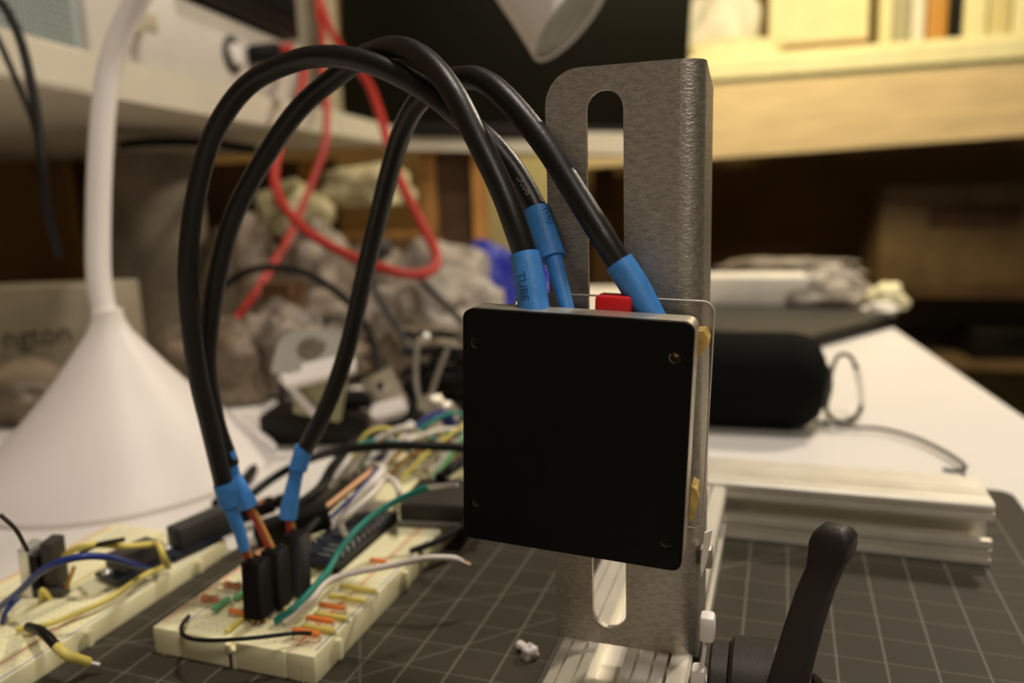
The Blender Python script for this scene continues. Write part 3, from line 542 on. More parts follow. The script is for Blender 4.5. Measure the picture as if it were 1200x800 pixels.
# three pin housings in a row on breadboard, each belonging to its cable
for (x, y, tx, ty, par) in ((-.1425, .1742, -.0045, .0065, tb), (-.1410, .1812, -.0050, .0075, ta), (-.1400, .1900, -.0062, .0105, tc_)):
    off = Vector(par.location)
    bm = bmesh.new(); q = []
    for (z, ex, ey) in ((.0105, 0, 0), (.0245, tx, ty)):
        for a, b in ((-1, -1), (1, -1), (1, 1), (-1, 1)):
            q.append(bm.verts.new(Vector((x+ex+a*.0033, y+ey+b*.0030, z))-off))
    bm.faces.new(q[3::-1]); bm.faces.new(q[4:])
    for i in range(4): bm.faces.new((q[i], q[(i+1) % 4], q[4+(i+1) % 4], q[4+i]))
    bmesh.ops.bevel(bm, geom=bm.edges[:], offset=.0003, segments=1, affect='EDGES')
    link('pin_housing', bm, 'housing', par)
    for k in (-1, 0, 1): span('pin', Vector((x-.0003+k*.0022, y-.0003, .0080))-off, Vector((x+.0003+k*.0022, y+.0003, .0112))-off, 'brass', par)

# ------------------------------------------------------------------ breadboards
def breadboard(label, x0, x1, y0, y1, z0, z1):
    t = thing('breadboard', label, 'breadboard', (x0, y0, z0)); W, D, H = x1-x0, y1-y0, z1-z0
    o = lambda a: a
    # body: two terminal blocks with centre trench, two rails parted by fine joints
    xs = [(0, .0092), (.0094, .0262), (.0290, .0456), (.0458, W)]
    names = ['power_rail', 'terminal_block', 'terminal_block', 'power_rail']
    for (a, b), nm in zip(xs, names): span(nm, (a, 0, 0), (b, D, H), 'bb', t, .0006)
    span('trench_floor', (.0262, .0002, 0), (.0290, D-.0002, H-.0030), 'bb', t)
    for a in (.0012, .0080, .0470, .0535):
        red = a in (.0012, .0470)
        span('rail_line', (a, .003, H-.0001), (a+.0006, D-.003, H+.00008), 'redline' if red else 'blueline', t)['label'] = 'red printed line' if red else 'blue printed line'
    for y in (.010, .052, .10, .148): span('joining_lug', (W-.0003, y, .0015), (W+.0019, y+.0019, H-.0010), 'bb', t, .0004)
    span('joining_lug', (.0262, -.0009, .0050), (.0280, .0003, H-.0006), 'bb', t, .0003); span('front_notch', (.0268, -.0002, 0), (.0276, .0006, .0050), 'chip', t)
    for x in (.0030, .0505): span('front_notch', (x, -.0001, 0), (x+.0006, .0006, H*.62), 'bbhole', t)
    bm = bmesh.new()
    for i in range(63):
        y = .0035+i*.00254
        for x in [.0105+.00254*k for k in range(1, 6)]+[.0300+.00254*k for k in range(1, 6)]: 
            v = [bm.verts.new((x+a*.0004, y+b*.0004, H+.00003)) for a, b in ((-1, -1), (1, -1), (1, 1), (-1, 1))]; bm.faces.new(v)
        if i % 6 != 5:
            for x in (.0032, .0058, .0490, .0516):
                v = [bm.verts.new((x+a*.0004, y+b*.0004, H+.00003)) for a, b in ((-1, -1), (1, -1), (1, 1), (-1, 1))]; bm.faces.new(v)
    tag(link('contact_holes', bm, 'bbhole', t, smooth=False), kind='stuff')
    return t
breadboard('cream breadboard under the black pin housings, standing on the mat', -.1718, -.1168, .163, .328, 0, .0085)
breadboard('cream breadboard at the left, beside the lamp foot', -.2505, -.1955, .060, .225, -.003, .0055)

# things plugged into the near breadboard
M['palorange'] = mat('pale_orange_insulation', (.78, .42, .22), .5)
def wire(name, label, key, r, m, tips=(), cat='wire', seg=8, group=None):
    o = Vector(P[key][0]); t = thing(name, label, cat, o, group=group)
    tube('insulation', [Vector(p)-o for p in P[key]], r, m, t, seg, 6)
    for k2, m2, rr in tips: tube('bare_end', [Vector(p)-o for p in P[k2]], rr, m2, t, 8, 4)
    return t
wire('jumper_wire', 'thin black jumper wire curving across the front of the near breadboard', 'black_jumper', .0006, 'cord')
wire('jumper_wire', 'long green wire with stripped tip rising off the near breadboard', 'green_wire', .0011, 'green', [('green_tip', 'tin', .0008)])
wire('jumper_wire', 'white wire with stripped copper tip reaching out over the mat', 'white_wire', .0010, 'whitew', [('white_tip', 'copper', .0006)])
wire('jumper_wire', 'white wire arching beside the black microcontroller board', 'white_wire2', .0011, 'whitew')
wire('jumper_wire', 'thick white wire looping over the wire bundle', 'white_wire3', .0018, 'whitew')
wire('jumper_wire', 'short white wire bowed down behind the green wire', 'white_wire4', .0011, 'whitew')
wire('jumper_wire', 'orange wire running from the housings into the bundle', 'orange_wire', .0010, 'palorange')
wire('jumper_wire', 'thin dark blue wire beside the orange one', 'blue_wire_thin', .0007, 'bluew')
def link_jumper(label, x, y, dx, m, h=.0012, w=.0016):
    t = thing('jumper_link', label, 'jumper', (x, y, .0085))
    a = abs(dx); sgn = (1, 0) if dx > 0 else (0, 1)
    sx, sy = (a, w) if dx > 0 else (w, a)
    box('insulation', (sx/2 if dx > 0 else 0, 0 if dx > 0 else sy/2, h), (sx, sy, .0015), m, t, bev=.0006)
    for q in (0, 1):
        px, py = (q*a, 0) if dx > 0 else (0, q*a)
        span('pin', (px-.0003, py-.0003, -.0002), (px+.0003, py+.0003, h), 'tin', t)
    return t
link_jumper('orange jumper link nearest the front edge, at the end of the black wire', -.1280, .1700, .0088, 'orange', .0022, .0022)
link_jumper('orange jumper link, second from the front on the near breadboard', -.1285, .1775, .0090, 'orange', .0018)
link_jumper('orange jumper link, third from the front on the near breadboard', -.1290, .1850, .0090, 'orange', .0018)
link_jumper('orange jumper link beside the foot of the pin housings', -.1535, .1745, .0070, 'orange', .0018)
link_jumper('yellow jumper link before the second orange one', -.1280, .1742, .0110, 'yellow', .0010)
link_jumper('yellow jumper link before the third orange one', -.1280, .1812, .0110, 'yellow', .0010)
link_jumper('yellow jumper link just beyond the third orange one', -.1295, .1910, .0130, 'yellow', .0014)
link_jumper('yellow jumper link farthest along the near breadboard', -.1295, .1975, .0130, 'yellow', .0014)
link_jumper('yellow jumper link lying lengthwise left of the housings', -.1475, .1655, -.0090, 'yellow', .0008)
link_jumper('orange jumper link beyond the yellow ones, near the white wire', -.1290, .2160, .0060, 'orange', .0014)
link_jumper('light green jumper link nearer of two, left of the housings', -.1580, .1730, -.0075, 'lgreen', .0020, .0022)
link_jumper('light green jumper link farther of two, left of the housings', -.1560, .1800, -.0080, 'lgreen', .0020, .0018)
def resistor(label, x, y, ang):
    t = thing('resistor', label, 'resistor', (x, y, .0085), (0, 0, ang))
    lathe('resistor_body', [(.0006, 0), (.0012, .0005), (.0012, .0016), (.0010, .002), (.0010, .004), (.0012, .0044), (.0012, .0055), (.0006, .006)], 'orangeres', t, along((-.003, 0, .0016), (.003, 0, .0016)), 16)
    tube('lead', [(-.0060, 0, 0), (-.0056, 0, .0014), (-.003, 0, .0016)], .0003, 'tin', t, 6, 3); tube('lead', [(.0060, 0, 0), (.0056, 0, .0014), (.003, 0, .0016)], .0003, 'tin', t, 6, 3)
M['orangeres'] = mat('tan_resistor_body', (.62, .26, .12), .5, var=.3, vscale=600)
resistor('small tan resistor nearest the front at the red rail', -.1640, .1790, R(5))
resistor('small tan resistor in the middle beside the red rail', -.1630, .1880, R(0))
resistor('small tan resistor farthest back, touching the black housings', -.1600, .1960, R(60))
# microcontroller board in the trench
mc = thing('microcontroller_board', 'narrow black microcontroller board plugged along the near breadboard', 'circuit board', (-.1443, .2290, .0085))
span('board', (-.009, -.0235, .0025), (.009, .0210, .0041), 'pcb', mc, .0003)
span('header', (-.0088, -.0230, 0), (-.0064, .0205, .0025), 'housing', mc); span('header', (.0064, -.0230, 0), (.0088, .0205, .0025), 'housing', mc)
span('chip', (-.0035, -.006, .0041), (.0035, .001, .0051), 'chip', mc); span('usb_socket', (-.004, .012, .0041), (.004, .0215, .0070), 'tin', mc, .0004)
for k in range(12):
    for s_ in (-1, 1): span('pin', (s_*.0076-.0004, -.0215+k*.0036-.0004, .0041), (s_*.0076+.0004, -.0215+k*.0036+.0004, .0056), 'tin', mc)
for k in range(3): span('mark', (-.0015+k*.0001, -.019+k*.0035, .00412), (.0035, -.0182+k*.0035, .0042), 'greyink', mc)
# grey module lying over the far end
gm = thing('grey_module', 'flat slate-grey module lying over the far end of the near breadboard', 'module', (-.1200, .2610, .0090), (0, 0, R(8)))
box('case', (0, 0, .0045), (.030, .027, .009), 'slate', gm, bev=.0009)
box('rim', (0, -.0138, .0010), (.031, .0012, .0020), 'greyink', gm)
lathe('stud', [(.0012, 0), (.0015, .0008), (.0006, .0016)], 'tin', gm, along((.012, -.0140, .004), (.012, -.020, .004)), 12)
tube('antenna', [(.012, -.014, .003), (.004, -.026, .001), (-.004, -.034, .0)], .0012, 'cord', gm, 8, 4)

# things on the left breadboard
wire('jumper_wire', 'blue wire arching over the left breadboard', 'blue_wire', .0011, 'bluew')
wire('jumper_wire', 'short blue wire stub at the foot of the metal trimmer block', 'blue_wire_b', .0008, 'bluew')
wire('jumper_wire', 'pale yellow wire arching to the dark sensor module', 'yellow_arc', .0011, 'yellow')
wire('jumper_wire', 'long yellow wire lying along the left breadboard', 'yellow_long', .0009, 'yellow')
wire('jumper_wire', 'black wire arching behind the yellow arch', 'black_arc', .0008, 'cord')
wire('jumper_wire', 'thin grey green wire hanging down to the trimmer block', 'thin_green', .0006, 'slate')
jw = wire('jumper_wire', 'jumper with black sleeve and yellow tail hooked over the board edge', 'jumper_black', .0014, 'cord', [('jumper_tip', 'tin', .0006)])
off = Vector(P['jumper_black'][0]); tube('sleeve', [Vector(p)-off for p in P['jumper_yellow']], .0014, 'yellow', jw)['label'] = 'yellow tail'
tr = thing('trimmer_block', 'upright bare metal and black terminal block on the left breadboard', 'terminal block', (-.2265, .1745, .0055), (R(3), R(4), R(15)))
box('metal_side', (-.0040, 0, .0085), (.0035, .008, .017), 'tin', tr, bev=.0004)
box('core', (-.0012, 0, .0075), (.0030, .007, .015), 'housing', tr)
box('metal_side', (.0030, .001, .0105), (.0042, .007, .0170), 'slate', tr, bev=.0004)
box('foot', (.0030, -.002, .0018), (.010, .004, .0030), 'chip', tr); tube('stripped_loop', [(.001, -.004, 0), (.002, -.005, .004), (.004, -.004, 0)], .0009, 'yellow', tr, 8, 4)
tube('stripped_loop', [(.006, -.002, 0), (.008, -.001, .004), (.009, .002, .009)], .0007, 'brown', tr, 8, 4)
for (lab, x, y, lx, ly, h) in (('dark chipped sensor module nearer the trimmer block', -.2085, .1935, .013, .020, .006), ('dark ridged module towards the black plug', -.2010, .2180, .010, .030, .008)):
    t = thing('sensor_module', lab, 'module', (x, y, .0055), (0, 0, R(-12)))
    box('board', (0, 0, .0022), (lx, ly, .0016), 'pcb', t); box('case', (0, .001, .003+h/2), (lx*.8, ly*.8, h), 'chip', t, bev=.0008)
    for k in range(7): span('pin', (-lx*.45, -ly*.45+k*ly*.14, 0), (-lx*.45+.0006, -ly*.45+k*ly*.14+.0006, .0035), 'tin', t)
    crumple('solder', (-.002, -ly*.42, .003), (.0025, .002, .002), 'tin', 5, t, sub=2)
box_ = thing('black_plug', 'black plug with a bright metal tip lying beyond the left breadboard', 'plug', (-.2060, .2500, .004), (0, R(-12), R(38)))
box('plug_body', (0, 0, 0), (.024, .0070, .0062), 'housing', box_, bev=.0015); box('label_strip', (.002, -.001, .0032), (.012, .004, .0003), 'brown', box_)
box('strain_relief', (.017, 0, 0), (.010, .005, .005), 'dark', box_, bev=.001)
pl = thing('black_plug', 'black plug with a white shining tip squeezed between the two breadboards', 'plug', (-.1650, .2180, .0160), (0, R(-10), R(38)))
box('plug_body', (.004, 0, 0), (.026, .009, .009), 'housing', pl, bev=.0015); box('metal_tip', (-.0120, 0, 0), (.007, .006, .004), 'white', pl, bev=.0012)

# cords behind the breadboards
for nm, lab, key, r, m in (('usb_cable', 'black cord running level across the desk behind both breadboards', 'black_usb', .0019, 'cord'),
        ('usb_cable', 'black cord curving up beneath the metal clutter', 'black_usb2', .0022, 'cord'),
        ('usb_cable', 'short black cord between microcontroller and bundle', 'black_cord3', .0016, 'cord'),
        ('usb_cable', 'black cord slanting up behind the green wire tip', 'black_cord4', .0022, 'cord'),
        ('lamp_cable', 'black cord winding down behind the lamp foot', 'lamp_cord', .0028, 'cord'),
        ('red_cable', 'straight hanging orange red cord falling to the lamp foot', 'red_cord', .0036, 'redcord'),
        ('red_cable', 'orange red cord looping in a wide hook under the shelf', 'red_cord2', .0042, 'redcord'),
        ('red_cable', 'short piece of red cord left of the lamp foot', 'red_floorcord', .0045, 'redcord'),
        ('black_cable', 'black cord hanging before the shelf at the left, thicker of two', 'left_cord', .0024, 'cord'),
        ('black_cable', 'black cord hanging before the shelf at the left, thinner of two', 'left_cord2', .0016, 'cord'),
        ('black_cable', 'black cord arching in a round loop behind the sensor cables', 'loop_cord', .0028, 'cord'),
        ('black_cable', 'black cord sagging behind the arching loop', 'loop_cord2', .0026, 'cord'),
        ('grey_cable', 'grey cord falling left over the crumpled plastic bags', 'grey_cord', .0028, 'chip'),
        ('grey_cable', 'grey cord falling towards the sensor box', 'grey_cord2', .0028, 'chip'),
        ('black_cable', 'black cord lying level under the left shelf', 'under_cable', .0050, 'cord'),
        ('speaker_cable', 'thin dark cord curling from the cloth speaker over the white desk', 'speaker_cord', .0010, 'slate')):
    tag(tube(nm, P[key], r, m, None, 12, 6), lab, 'cord')

# wire bundle: many short hook-up wires and small plugs, behind the near breadboard
rng = random.Random(3); ORD = ['leftmost', 'second', 'third', 'fourth', 'fifth', 'sixth']; seen_ = {}
cols = ['green', 'yellow', 'whitew', 'lgreen', 'beige', 'bluew', 'whitew', 'yellow', 'green', 'whitew', 'brown', 'yellow']
words = ['dark green', 'yellow', 'white', 'light green', 'beige', 'blue', 'white', 'yellow', 'dark green', 'white', 'brown', 'yellow']
for i in range(22):
    c = i % 12; f = i/21
    x, y = -.172+.055*f+rng.uniform(-.003, .003), .292+.028*f+rng.uniform(-.006, .012)
    dx, dy = .020+rng.uniform(-.008, .016), .022+rng.uniform(-.012, .02)
    pts = [(x-dx*.5, y-dy*.5-.004, .010), (x-dx*.2, y-dy*.2, .016+rng.uniform(0, .009)), (x+dx*.3, y+dy*.3, .020+rng.uniform(0, .010)), (x+dx*.6, y+dy*.6, .012)]
    o = Vector(pts[0]); k_ = seen_.get(words[c], 0); seen_[words[c]] = k_+1
    t = thing('hookup_wire', words[c]+' hook-up wire in the tangle behind the near breadboard, '+(ORD[k_] if k_ == 0 else ORD[k_]+' from the left'), 'wire', o, group='hook-up wires in the tangle, '+words[c])
    tube('insulation', [Vector(p)-o for p in pts], .0011, cols[c], t, 8, 5)
    q = Vector(pts[0])-o; box('crimp_end', q, (.0022, .0022, .004), 'tin' if c % 3 else 'whitew', t, bev=.0004)
for i, (x, y, z, r) in enumerate(((-.182, .326, .012, .0052), (-.172, .334, .016, .0055), (-.160, .338, .013, .004), (-.188, .336, .009, .004), (-.150, .335, .015, .0035))):
    lab = ['white round bead plug left of the fattest one', 'fattest white round bead plug in the tangle', 'small white bead plug right of the fattest one', 'small white bead plug lowest behind the black cord', 'smallest bead plug nearest the sensor box'][i]
    tag(crumple('bead_plug', (x, y, z-.004), (r, r, r*1.6), 'white', i, None, .5, .6, 3), lab, 'plug')
tag(tube('purple_clip', P['purple_clip'], .0022, 'purple', None, 8, 5), 'bent purple plastic clip left of the sensor box', 'clip')

# paper scrap on mat
tag(crumple('paper_scrap', (-.0648, .1912, 0), (.0030, .0022, .0045), 'white', 12, None, 1.4, .4, 3), 'tiny torn white scrap lying on the mat by the rail', 'scrap')
bm = bmesh.new(); add_tube(bm, [(-.0690, .1945, .0015), (-.0668, .1932, .0016), (-.0655, .1922, .0018)], lambda t: .0014-.0004*t, 8, 4)
tag(link('paper_crumb', bm, 'white'), 'rolled white crumb touching the torn scrap on the mat', 'scrap')
# ------------------------------------------------------------------ desk lamp
lamp = thing('desk_lamp', 'white gooseneck desk lamp with a flared trumpet foot', 'lamp', (-.3150, .2960, -.003))
pr = [(.0735, 0), (.0740, .0025), (.0725, .0045), (.0640, .0120), (.0540, .0205), (.0440, .0300), (.0340, .0410), (.0250, .0520), (.0175, .0620), (.0105, .0715), (.0076, .0780), (.0070, .0830)]
lathe('foot', pr, 'lampwhite', lamp, None, 64)
Lp = [Vector(p)-Vector((-.3150, .2960, -.003)) for p in P['stem']]
Lp[0] = Vector((-.0005, .0, .0740))
tube('gooseneck', Lp, .0058, 'lampwhite', lamp, 24, 8)
tip = Vector((-.1062, .4085, .2200)); ax = Vector((.0100, -.012, -.0215)).normalized()
hd = Matrix.Translation(Vector((-.1065, .4115, .2158))-Vector((-.3150, .2960, -.003))) @ Vector((.700, -.020, -.713)).to_track_quat('Z', 'Y').to_matrix().to_4x4()
lathe('shade', [(.006, -.090), (.009, -.085), (.0165, -.050), (.0220, -.020), (.0262, 0), (.0252, 0), (.0208, -.020), (.013, -.045)], 'lampwhite', lamp, hd, 48)
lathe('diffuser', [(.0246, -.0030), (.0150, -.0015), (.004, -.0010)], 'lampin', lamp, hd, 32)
sw = Vector((-.2715, .2750, .0180))-Vector((-.3150, .2960, -.003))

# ------------------------------------------------------------------ right side of the desk
sp = thing('cloth_speaker', 'black cloth covered cylindrical speaker lying on the white desk', 'speaker', (-.030, .4450, .0235), (0, 0, R(4)))
lathe('body', [(.010, -.062), (.020, -.060), (.0255, -.055), (.0262, -.048), (.0265, .036), (.0250, .044), (.0205, .050), (.0150, .0525)], 'speaker', sp, Matrix.Rotation(R(90), 4, 'Y'), 40)
lathe('end_cap', [(.0150, .0520), (.0130, .0535), (.006, .0540)], 'dark', sp, Matrix.Rotation(R(90), 4, 'Y'), 32)
box('strap_loop', (.053, -.002, .002), (.005, .006, .016), 'dark', sp, bev=.002)
cb = thing('carabiner', 'dark carabiner with a bright gate hanging from the cloth speaker', 'carabiner', P['carab_top'][0]); off = Vector(P['carab_top'][0])
tube('hook', [Vector(p)-off for p in P['carab_top']], .0012, 'slate', cb, 10, 6); tube('gate', [Vector(p)-off for p in P['carab_gate']], .0017, 'chrome', cb, 10, 6)
tube('hook', [Vector(p)-off for p in P['carab_low']], .0014, 'slate', cb, 10, 6)
tb_ = thing('tablet', 'thin dark tablet lying flat on the desk behind the speaker', 'tablet', (0, 0, -.003))
prism('case', [(-.080, .690), (.024, .664), (.103, .792), (.080, .900), (-.080, .880)], .0, .010, 'dark', tb_, .002)
prism('screen', [(-.075, .694), (.022, .669), (.098, .791), (.076, .893), (-.075, .874)], .0098, .0106, 'slate', tb_)
wb = thing('white_box', 'long white carton lying on the tablet', 'carton', (-.020, .860, .0076), (0, 0, R(4)))
box('carton_body', (0, 0, .0150), (.122, .05, .030), 'paper', wb, bev=.002); box('flap', (.058, -.006, .0150), (.006, .040, .028), 'beige', wb, bev=.001)
tag(crumple('clear_bag', (.040, .860, .0076), (.050, .035, .036), 'plas', 21, None, 1.3, .3, 4), 'crumpled clear plastic bag right of the white carton', 'bag')
tag(crumple('clear_bag', (.005, .910, .034), (.080, .030, .018), 'plasgrey', 22, None, 1.3, .3, 4), 'low clear plastic bag heaped on top behind the white carton', 'bag')
tag(crumple('paper_tissue', (.096, .835, .0076), (.020, .018, .024), 'cream', 23, None, 1.3, .4, 3), 'cream crumpled tissue above the tablet corner', 'tissue')
tag(crumple('paper_tissue', (.088, .795, .0076), (.018, .010, .012), 'paper', 24, None, 1.3, .4, 3), 'small white crumpled tissue on the tablet corner', 'tissue')
# blue film and bag heap, left behind the sensor box
tag(crumple('blue_bag', (-.300, .840, -.003), (.062, .035, .078), 'bluebag', 31, None, 1.0, .5, 4), 'deep blue plastic bag behind the black sensor cables', 'bag')
tag(crumple('blue_bag', (-.110, .930, -.003), (.045, .030, .040), 'bluebag', 32, None, 1.0, .5, 4), 'deep blue plastic bag showing either side of the bracket', 'bag')
bags = [((-.305, .640, -.003), (.075, .04, .062), 'plas', 'cloudy plastic bag nearest the sensor box, below the blue one'),
        ((-.360, .780, -.003), (.070, .05, .088), 'plas', 'tallest cloudy plastic bag beside the blue bag'),
        ((-.430, .740, -.003), (.060, .05, .085), 'plasgrey', 'grey plastic bag inside the bend of the red cord'),
        ((-.395, .600, -.003), (.055, .04, .050), 'plasgrey', 'low grey plastic bag below the red cord bend'),
        ((-.480, .690, -.003), (.050, .05, .090), 'tan', 'tan crumpled bag left of the red cord bend'),
        ((-.250, .520, -.003), (.060, .03, .040), 'tan', 'tan crumpled wrapping behind the tangled black cords'),
        ((-.330, .495, -.003), (.050, .03, .034), 'tan', 'tan crumpled wrapping right behind the metal hinge')]
for i, (c, s, m, lab) in enumerate(bags): tag(crumple('plastic_bag', c, s, m, 40+i, None, 1.4, .5, 4), lab, 'bag')
# grey knob inside heap
tag(crumple('rubber_stopper', (-.395, .720, .070), (.016, .014, .020), 'chip', 5, None, .3, .5, 3), 'dark round rubber stopper lying on the bag in the red cord bend', 'stopper')
# metal hinge plates
hg = thing('hinge_plate', 'bent shiny metal plate with a large round hole, on the black block', 'metal plate', (-.2350, .3560, .0100), (0, 0, R(18)))
def tilt(bm, mtx, nm, m, par): bmesh.ops.transform(bm, matrix=mtx, verts=bm.verts[:]); return link(nm, bm, m, par, ang=30)
tilt(plate(rounded(-.019, -.014, .019, .014, (.002, .002, .012, .012), 8), [circle(0, .001, .0080, 24)], .0012), Matrix.Translation((-.005, .002, .0400)) @ Matrix.Rotation(R(-50), 4, 'X'), 'holed_plate', 'polished', hg)
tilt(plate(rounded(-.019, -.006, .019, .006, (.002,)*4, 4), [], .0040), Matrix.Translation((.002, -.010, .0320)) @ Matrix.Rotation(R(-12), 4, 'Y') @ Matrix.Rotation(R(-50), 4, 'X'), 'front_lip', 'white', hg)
tilt(plate(rounded(-.013, -.012, .013, .012, (.002,)*4, 4), [], .0012), Matrix.Translation((.001, -.008, .0165)) @ Matrix.Rotation(R(14), 4, 'Y'), 'lower_plate', 'olivemetal', hg)
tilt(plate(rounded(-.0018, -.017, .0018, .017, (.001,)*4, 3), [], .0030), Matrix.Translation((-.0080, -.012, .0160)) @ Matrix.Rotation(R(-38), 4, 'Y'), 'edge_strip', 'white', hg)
hb = thing('hinge_plate', 'second shiny metal bracket with a bright rounded lip, right of the first', 'metal plate', (-.2080, .3720, .004), (0, 0, R(10)))
tilt(plate(rounded(-.010, -.012, .010, .012, (.002,)*4, 4), [circle(0, .004, .003, 12)], .0014), Matrix.Translation((0, .006, .018)) @ Matrix.Rotation(R(-25), 4, 'Y'), 'upright', 'alu', hb)
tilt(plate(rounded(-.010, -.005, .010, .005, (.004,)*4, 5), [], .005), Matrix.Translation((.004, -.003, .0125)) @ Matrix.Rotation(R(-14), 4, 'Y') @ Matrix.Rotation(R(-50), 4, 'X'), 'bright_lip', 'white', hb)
tilt(plate(rounded(-.013, -.004, .013, .004, (.001,)*4, 3), [], .004), Matrix.Translation((-.002, -.004, .0020)) @ Matrix.Rotation(R(32), 4, 'Y'), 'lower_arm', 'steel', hb)
bb_ = thing('black_block', 'matt black block under the shiny metal plate', 'block', (-.2450, .3680, -.003), (0, 0, R(14)))
box('block_body', (0, 0, .009), (.060, .034, .018), 'dark', bb_, bev=.003); box('block_top', (.012, .004, .021), (.034, .02, .007), 'housing', bb_, bev=.002)
bt = thing('black_block', 'low black block right of the metal plates, before the tangled cords', 'block', (-.2030, .3800, -.003), (0, 0, R(5)))
box('block_body', (0, 0, .007), (.040, .02, .014), 'dark', bt, bev=.002); box('block_top', (0, .002, .0155), (.02, .012, .004), 'housing', bt, bev=.001)
# scissors-like tweezers and pale peg
tw = thing('tweezers', 'pair of grey metal tweezers standing up out of the clutter', 'tweezers', (-.1900, .3900, .004))
tube('arm', [(0, 0, 0), (.004, .004, .020), (.012, .012, .044)], .0016, 'steel', tw, 8, 4); tube('arm', [(-.002, .002, 0), (-.008, .006, .020), (-.010, .014, .042)], .0016, 'steel', tw, 8, 4)
tag(crumple('silver_triangle', (-.1820, .3850, .0), (.014, .008, .022), 'alu', 3, None, 1.5, .4, 3), 'folded piece of grey foil right of the second metal bracket', 'foil')
# tangle of black cords
for i, (cx_, cy_, r_, h_, lab) in enumerate(((-.190, .430, .034, .020, 'largest coil of thin black cord left of the sensor box'), (-.176, .420, .026, .030, 'coil of thin black cord leaning on the largest coil'), (-.200, .445, .030, .040, 'topmost coil of thin black cord in the tangle'))):
    rr = random.Random(i); pts = []
    for k in range(26):
        a = k*.9; q = r_*(.75+.25*rr.random()); pts.append((cx_+q*math.cos(a), cy_+.6*q*math.sin(a), .001+h_*k/26+rr.uniform(0, .006)))
    tag(tube('cord_coil', pts, .0024, 'cord', None, 8, 4), lab, 'cord')
for i, (x, y, z, lab) in enumerate(((-.172, .430, .036, 'small beige connector on the coil nearest the sensor box'), (-.186, .440, .044, 'small beige connector standing highest over the coils'), (-.210, .430, .040, 'small beige connector at the left of the coils'), (-.163, .420, .028, 'small beige connector touching the black box edge'))):
    c = thing('beige_connector', lab, 'connector', (x, y, z), (R(20*i), R(30-20*i), R(40*i)))
    box('shell', (0, 0, 0), (.008, .006, .009), 'beige', c, bev=.001); box('pin', (0, 0, .006), (.003, .003, .005), 'tin', c)
tag(crumple('foil_wrap', (-.168, .455, -.003), (.035, .02, .040), 'tan', 77, None, 1.6, .5, 4), 'brown wrinkled wrapping behind the coils beside the sensor box', 'wrapping')

# ------------------------------------------------------------------ left shelf and what is on and under it
def dirn(a): return Matrix.Rotation(a, 3, 'Z')
poly = [(-.396+.012, .250), (-.418, .402), (-.459, .612), (-.480, .791), (-.520, 1.02), (-.100, 1.160), (-.14, 1.15), (-.14, 1.42), (-.60, 1.42), (-1.09, 1.42), (-1.09, .250)]
sh = thing('corner_shelf', 'cream painted corner shelf over the left of the desk', 'shelf', (0, 0, .200))
prism('left_board', [poly[0], poly[1], poly[2], poly[3], poly[4], (-1.09, 1.02), (-1.09, .25)], 0, .0265, 'shelfcream', sh, .002)
bm = bmesh.new(); V = [(-.545, 1.022, -.003), (-.135, 1.160, -.0265), (-.135, 1.160, .0045), (-.545, 1.022, .024), (-.545, 1.26, -.003), (-.135, 1.26, -.0265), (-.135, 1.26, .0045), (-.545, 1.26, .024)]
vs = [bm.verts.new(v) for v in V]
for f in ((0, 1, 2, 3), (5, 4, 7, 6), (4, 0, 3, 7), (1, 5, 6, 2), (3, 2, 6, 7), (4, 5, 1, 0)): bm.faces.new([vs[i] for i in f])
link('back_board', bm, 'shelfcream', sh)
for x, y in ((-1.0, .45), (-1.0, .95), (-.18, 1.22)): span('post', (x-.02, y-.02, -.203), (x+.02, y+.02, 0), 'darkwood', sh)
# under-shelf shade board at the back
struct(span('wall_back_panel', (-1.10, 1.52, -.75), (-.62, 1.56, 1.2), 'brownwall')).name = 'trim_1'

ap = thing('white_appliance', 'long white enamel appliance on the left shelf with a round socket', 'appliance', (-.418, .402, .2265), (0, 0, R(10.5)))
box('case', (-.082, .2250, .0310), (.15, .306, .062), 'appl', ap, bev=.003)
lathe('socket_ring', [(.0150, 0), (.0160, .002), (.0120, .004), (.0120, .001), (.004, .001)], 'slate', ap, along((-.007, .205, .030), (.01, .205, .030)), 28)
lathe('socket_core', [(.0095, 0), (.0088, .005), (.003, .006)], 'white', ap, along((-.006, .205, .030), (.01, .205, .030)), 20)
lathe('button', [(.008, 0), (.0072, .002), (.003, .0025)], 'beige', ap, along((-.007, .070, .030), (.01, .070, .030)), 20)
box('side_mark', (-.0065, .085, .034), (.002, .018, .012), 'beige', ap, bev=.0008)
pg = thing('power_plug', 'black moulded plug in the round socket of the white appliance', 'plug', (-.462, .640, .262), (0, R(-8), R(40)))
box('plug_body', (.006, 0, 0), (.030, .018, .017), 'housing', pg, bev=.004); box('collar', (.026, 0, .002), (.014, .010, .010), 'redcord', pg, bev=.003)
mc_ = thing('mesh_case', 'blue grey perforated metal case on the shelf behind the lamp neck', 'computer case', (-.422, .372, .2265), (0, 0, R(10.5)))
box('panel', (-.060, -.005, .080), (.10, .120, .160), 'mesh', mc_, bev=.002)
bm = bmesh.new()
for i in range(26):
    for j in range(34):
        yv, zv = -.055+i*.0040, .006+j*.0040
        q = [bm.verts.new((-.0098, yv+a*.0015, zv+b*.0015)) for a, b in ((-1, 0), (0, -1), (1, 0), (0, 1))]; bm.faces.new(q)
tag(link('perforations', bm, 'slate', mc_, smooth=False), kind='stuff')
box('white_frame', (-.060, .078, .080), (.11, .045, .160), 'appl', mc_, bev=.002)
dv = thing('dark_device', 'dark flat device lying on top of the white appliance', 'device', (-.4850, .600, .2910), (0, 0, R(10.5)))
box('case', (-.028, .020, .05), (.12, .22, .10), 'dark', dv, bev=.002); box('grille', (.0330, .020, .05), (.001, .19, .06), 'housing', dv)
